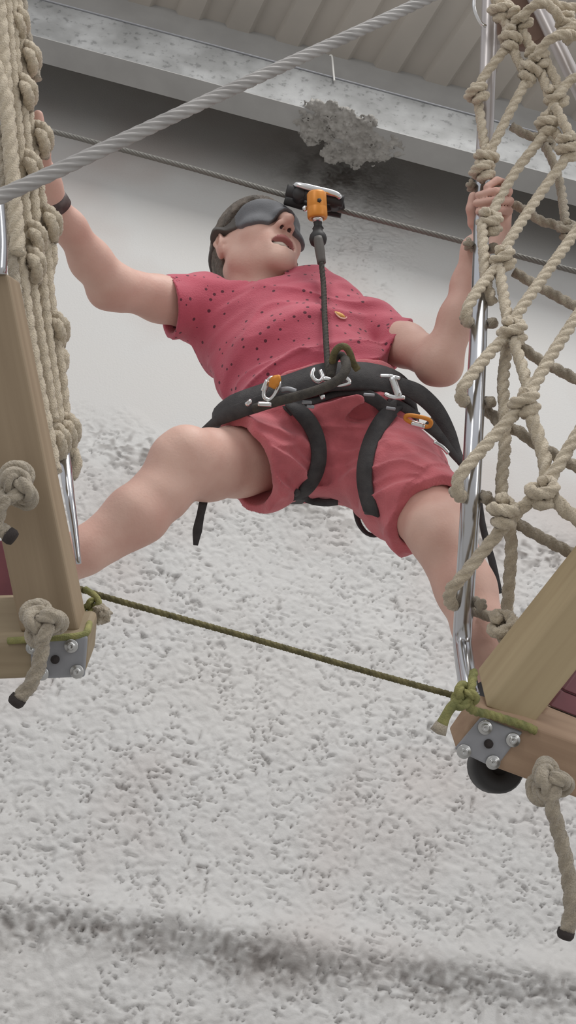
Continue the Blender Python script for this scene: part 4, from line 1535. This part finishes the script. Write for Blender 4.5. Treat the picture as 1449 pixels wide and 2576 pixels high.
# rope ends tied off under the beams
def rope_end(label, core, tail, size, R, tw, M_=M_rope_g, dark=True):
    t_ = thing('knotted_rope_end', P(*tail[-1]), label, 'rope end', 'knotted rope ends under the timber')
    obj('knot', knot(P(*core), size, R * .92, cv(.15, 1, 0), tw, 1.0), M_, t_)
    obj('knot_turn', knot(P(core[0] + 3, core[1] + 2, core[2] - .012), size * .72, R * .88, cv(1, .4, 0), tw + .8, 1.0), M_, t_)
    ps = pts(tail)
    tl_ = obj('tail', rope(ps, R, .45), M_, t_)
    if dark:
        e = nrm(ps[-1] - ps[-2])
        obj('burnt_tip', lathe(ps[-1] - e * .002, e, [(0, R * .97), (.006, R * 1.0), (.010, R * .8)], 18), M_end, tl_)
    return t_


rope_end('rope knotted over the left plate, short tail with dark tip bending left', (106, 1566, 1.255), [(112, 1585, 1.24), (106, 1625, 1.238), (98, 1672, 1.238), (76, 1722, 1.238), (46, 1758, 1.238)], .022, .0098, .3)
rope_end('thick rope knot high on the left timber beam', (38, 1226, 1.262), [(12, 1250, 1.235), (-4, 1290, 1.232), (-8, 1318, 1.232), (8, 1336, 1.232), (22, 1346, 1.232)], .024, .0098, 1.1)
rope_end('long rope tail hanging from a knot under the right timber frame', (1380, 1968, 1.345), [(1378, 1960, 1.33), (1384, 2010, 1.325), (1402, 2080, 1.325), (1422, 2160, 1.325), (1434, 2240, 1.325), (1436, 2300, 1.325), (1424, 2344, 1.325)], .0235, .0105, .6)

# ------------------------------------------------------------------ slack-free green line between the frames
gl = thing('green_rope', P(700, 1620, 1.5), 'taut olive green rope tied between the two timber frames', 'rope')
obj('line', sweep([P(196, 1480, 1.40), P(300, 1512, 1.41), P(620, 1602, 1.42), P(940, 1694, 1.40), P(1165, 1756, 1.365)], .0047, 14, 3, pitch=.026, depth=.3, step=.004), M_olive, gl)
obj('knot', knot(P(1168, 1752, 1.352), .014, .0062, cv(.4, 1, 0), .4, 1.0), M_green, gl)
obj('lashing', sweep([P(1192, 1690, 1.375), P(1186, 1730, 1.352), P(1180, 1775, 1.352), P(1198, 1790, 1.365), P(1240, 1800, 1.378), P(1320, 1826, 1.378), P(1345, 1838, 1.385)], .0062, 14, 3, pitch=.03, depth=.4), M_green, gl)
obj('tail', sweep([P(1160, 1758, 1.35), P(1136, 1778, 1.35), P(1122, 1800, 1.35), P(1110, 1826, 1.35)], [.0064, .0066, .0060, .0078], 12), M_green, gl)
obj('frayed_tip', sweep([P(1112, 1820, 1.35), P(1102, 1842, 1.35)], [.008, .0105], 12), M_rope_g, gl)
obj('knot', knot(P(232, 1530, 1.39), .011, .0042, cv(.4, 1, 0), .9, 1.0), M_green, gl)
obj('lashing', sweep([P(214, 1482, 1.40), P(240, 1500, 1.39), P(248, 1520, 1.385), P(228, 1545, 1.38), P(222, 1580, 1.30), P(205, 1598, 1.285), P(120, 1606, 1.283), P(20, 1612, 1.285)], .0042, 12), M_green, gl)
Gf = Field(P(256, 1542, 1.385) - .04, P(256, 1542, 1.385) + .04, .0022)
Gf.ell(P(255, 1544, 1.385), (rgt, upv, fwd), (.0125, .0125, .012), .0)
Gf.band(lambda p, f: f + .008 * vnoise(p, 160) + .006 * vnoise(p, 330))
obj('frayed_tip', quads(*Gf.mesh(0)), M_rope_g, gl)

# ------------------------------------------------------------------ light: daylight from a rooflight behind the viewer, plus added strip lights
def lamp(kind, name, loc, target, energy, size=None, size_y=None, col=(1, 1, 1), angle=None):
    l = bpy.data.lights.new(name, kind)
    l.energy = energy
    l.color = col
    if size:
        l.shape = 'RECTANGLE'
        l.size, l.size_y = size, size_y or size
    if angle:
        l.angle = angle
    o = bpy.data.objects.new(name, l)
    COL.objects.link(o)
    o.location = loc
    d = Vector(target) - Vector(loc)
    o.rotation_euler = d.to_track_quat('-Z', 'Y').to_euler()
    return o


lamp('AREA', 'rooflight', (.3, -1.2, 9.2), (.1, 2.4, 4.4), 270, 2.4, 2.4, col=(1, .985, .96))
lamp('AREA', 'reflection_helper', (3.2, -1.6, 4.2), (.3, 1.2, 3.0), 45, .55, 4.5)  # added strip lights, unseen, to put bright streaks on the steel pole
lamp('AREA', 'reflection_helper', (-2.6, -2.2, 4.2), (.3, 1.2, 3.0), 45, .55, 4.5)
w = bpy.data.worlds.new('hall_air')
scene.world = w
w.use_nodes = True
nt = w.node_tree
bg = nt.nodes['Background']
tc = nt.nodes.new('ShaderNodeTexCoord')
sp = nt.nodes.new('ShaderNodeSeparateXYZ')
nt.links.new(tc.outputs['Generated'], sp.inputs[0])
mr = nt.nodes.new('ShaderNodeMapRange')
mr.inputs['From Min'].default_value = -.6
mr.inputs['From Max'].default_value = .7
nt.links.new(sp.outputs['Z'], mr.inputs['Value'])
rp = nt.nodes.new('ShaderNodeValToRGB')
rp.color_ramp.elements[0].color = (.56, .545, .53, 1)
rp.color_ramp.elements[1].color = (.78, .79, .82, 1)
nt.links.new(mr.outputs['Result'], rp.inputs['Fac'])
nt.links.new(rp.outputs['Color'], bg.inputs['Color'])
bg.inputs['Strength'].default_value = .78

vs = scene.view_settings
vs.view_transform = 'Standard'
vs.look = 'None'
vs.exposure = 0.0
vs.gamma = 1.0
vs.use_curve_mapping = False
scene.cycles.max_bounces = 6
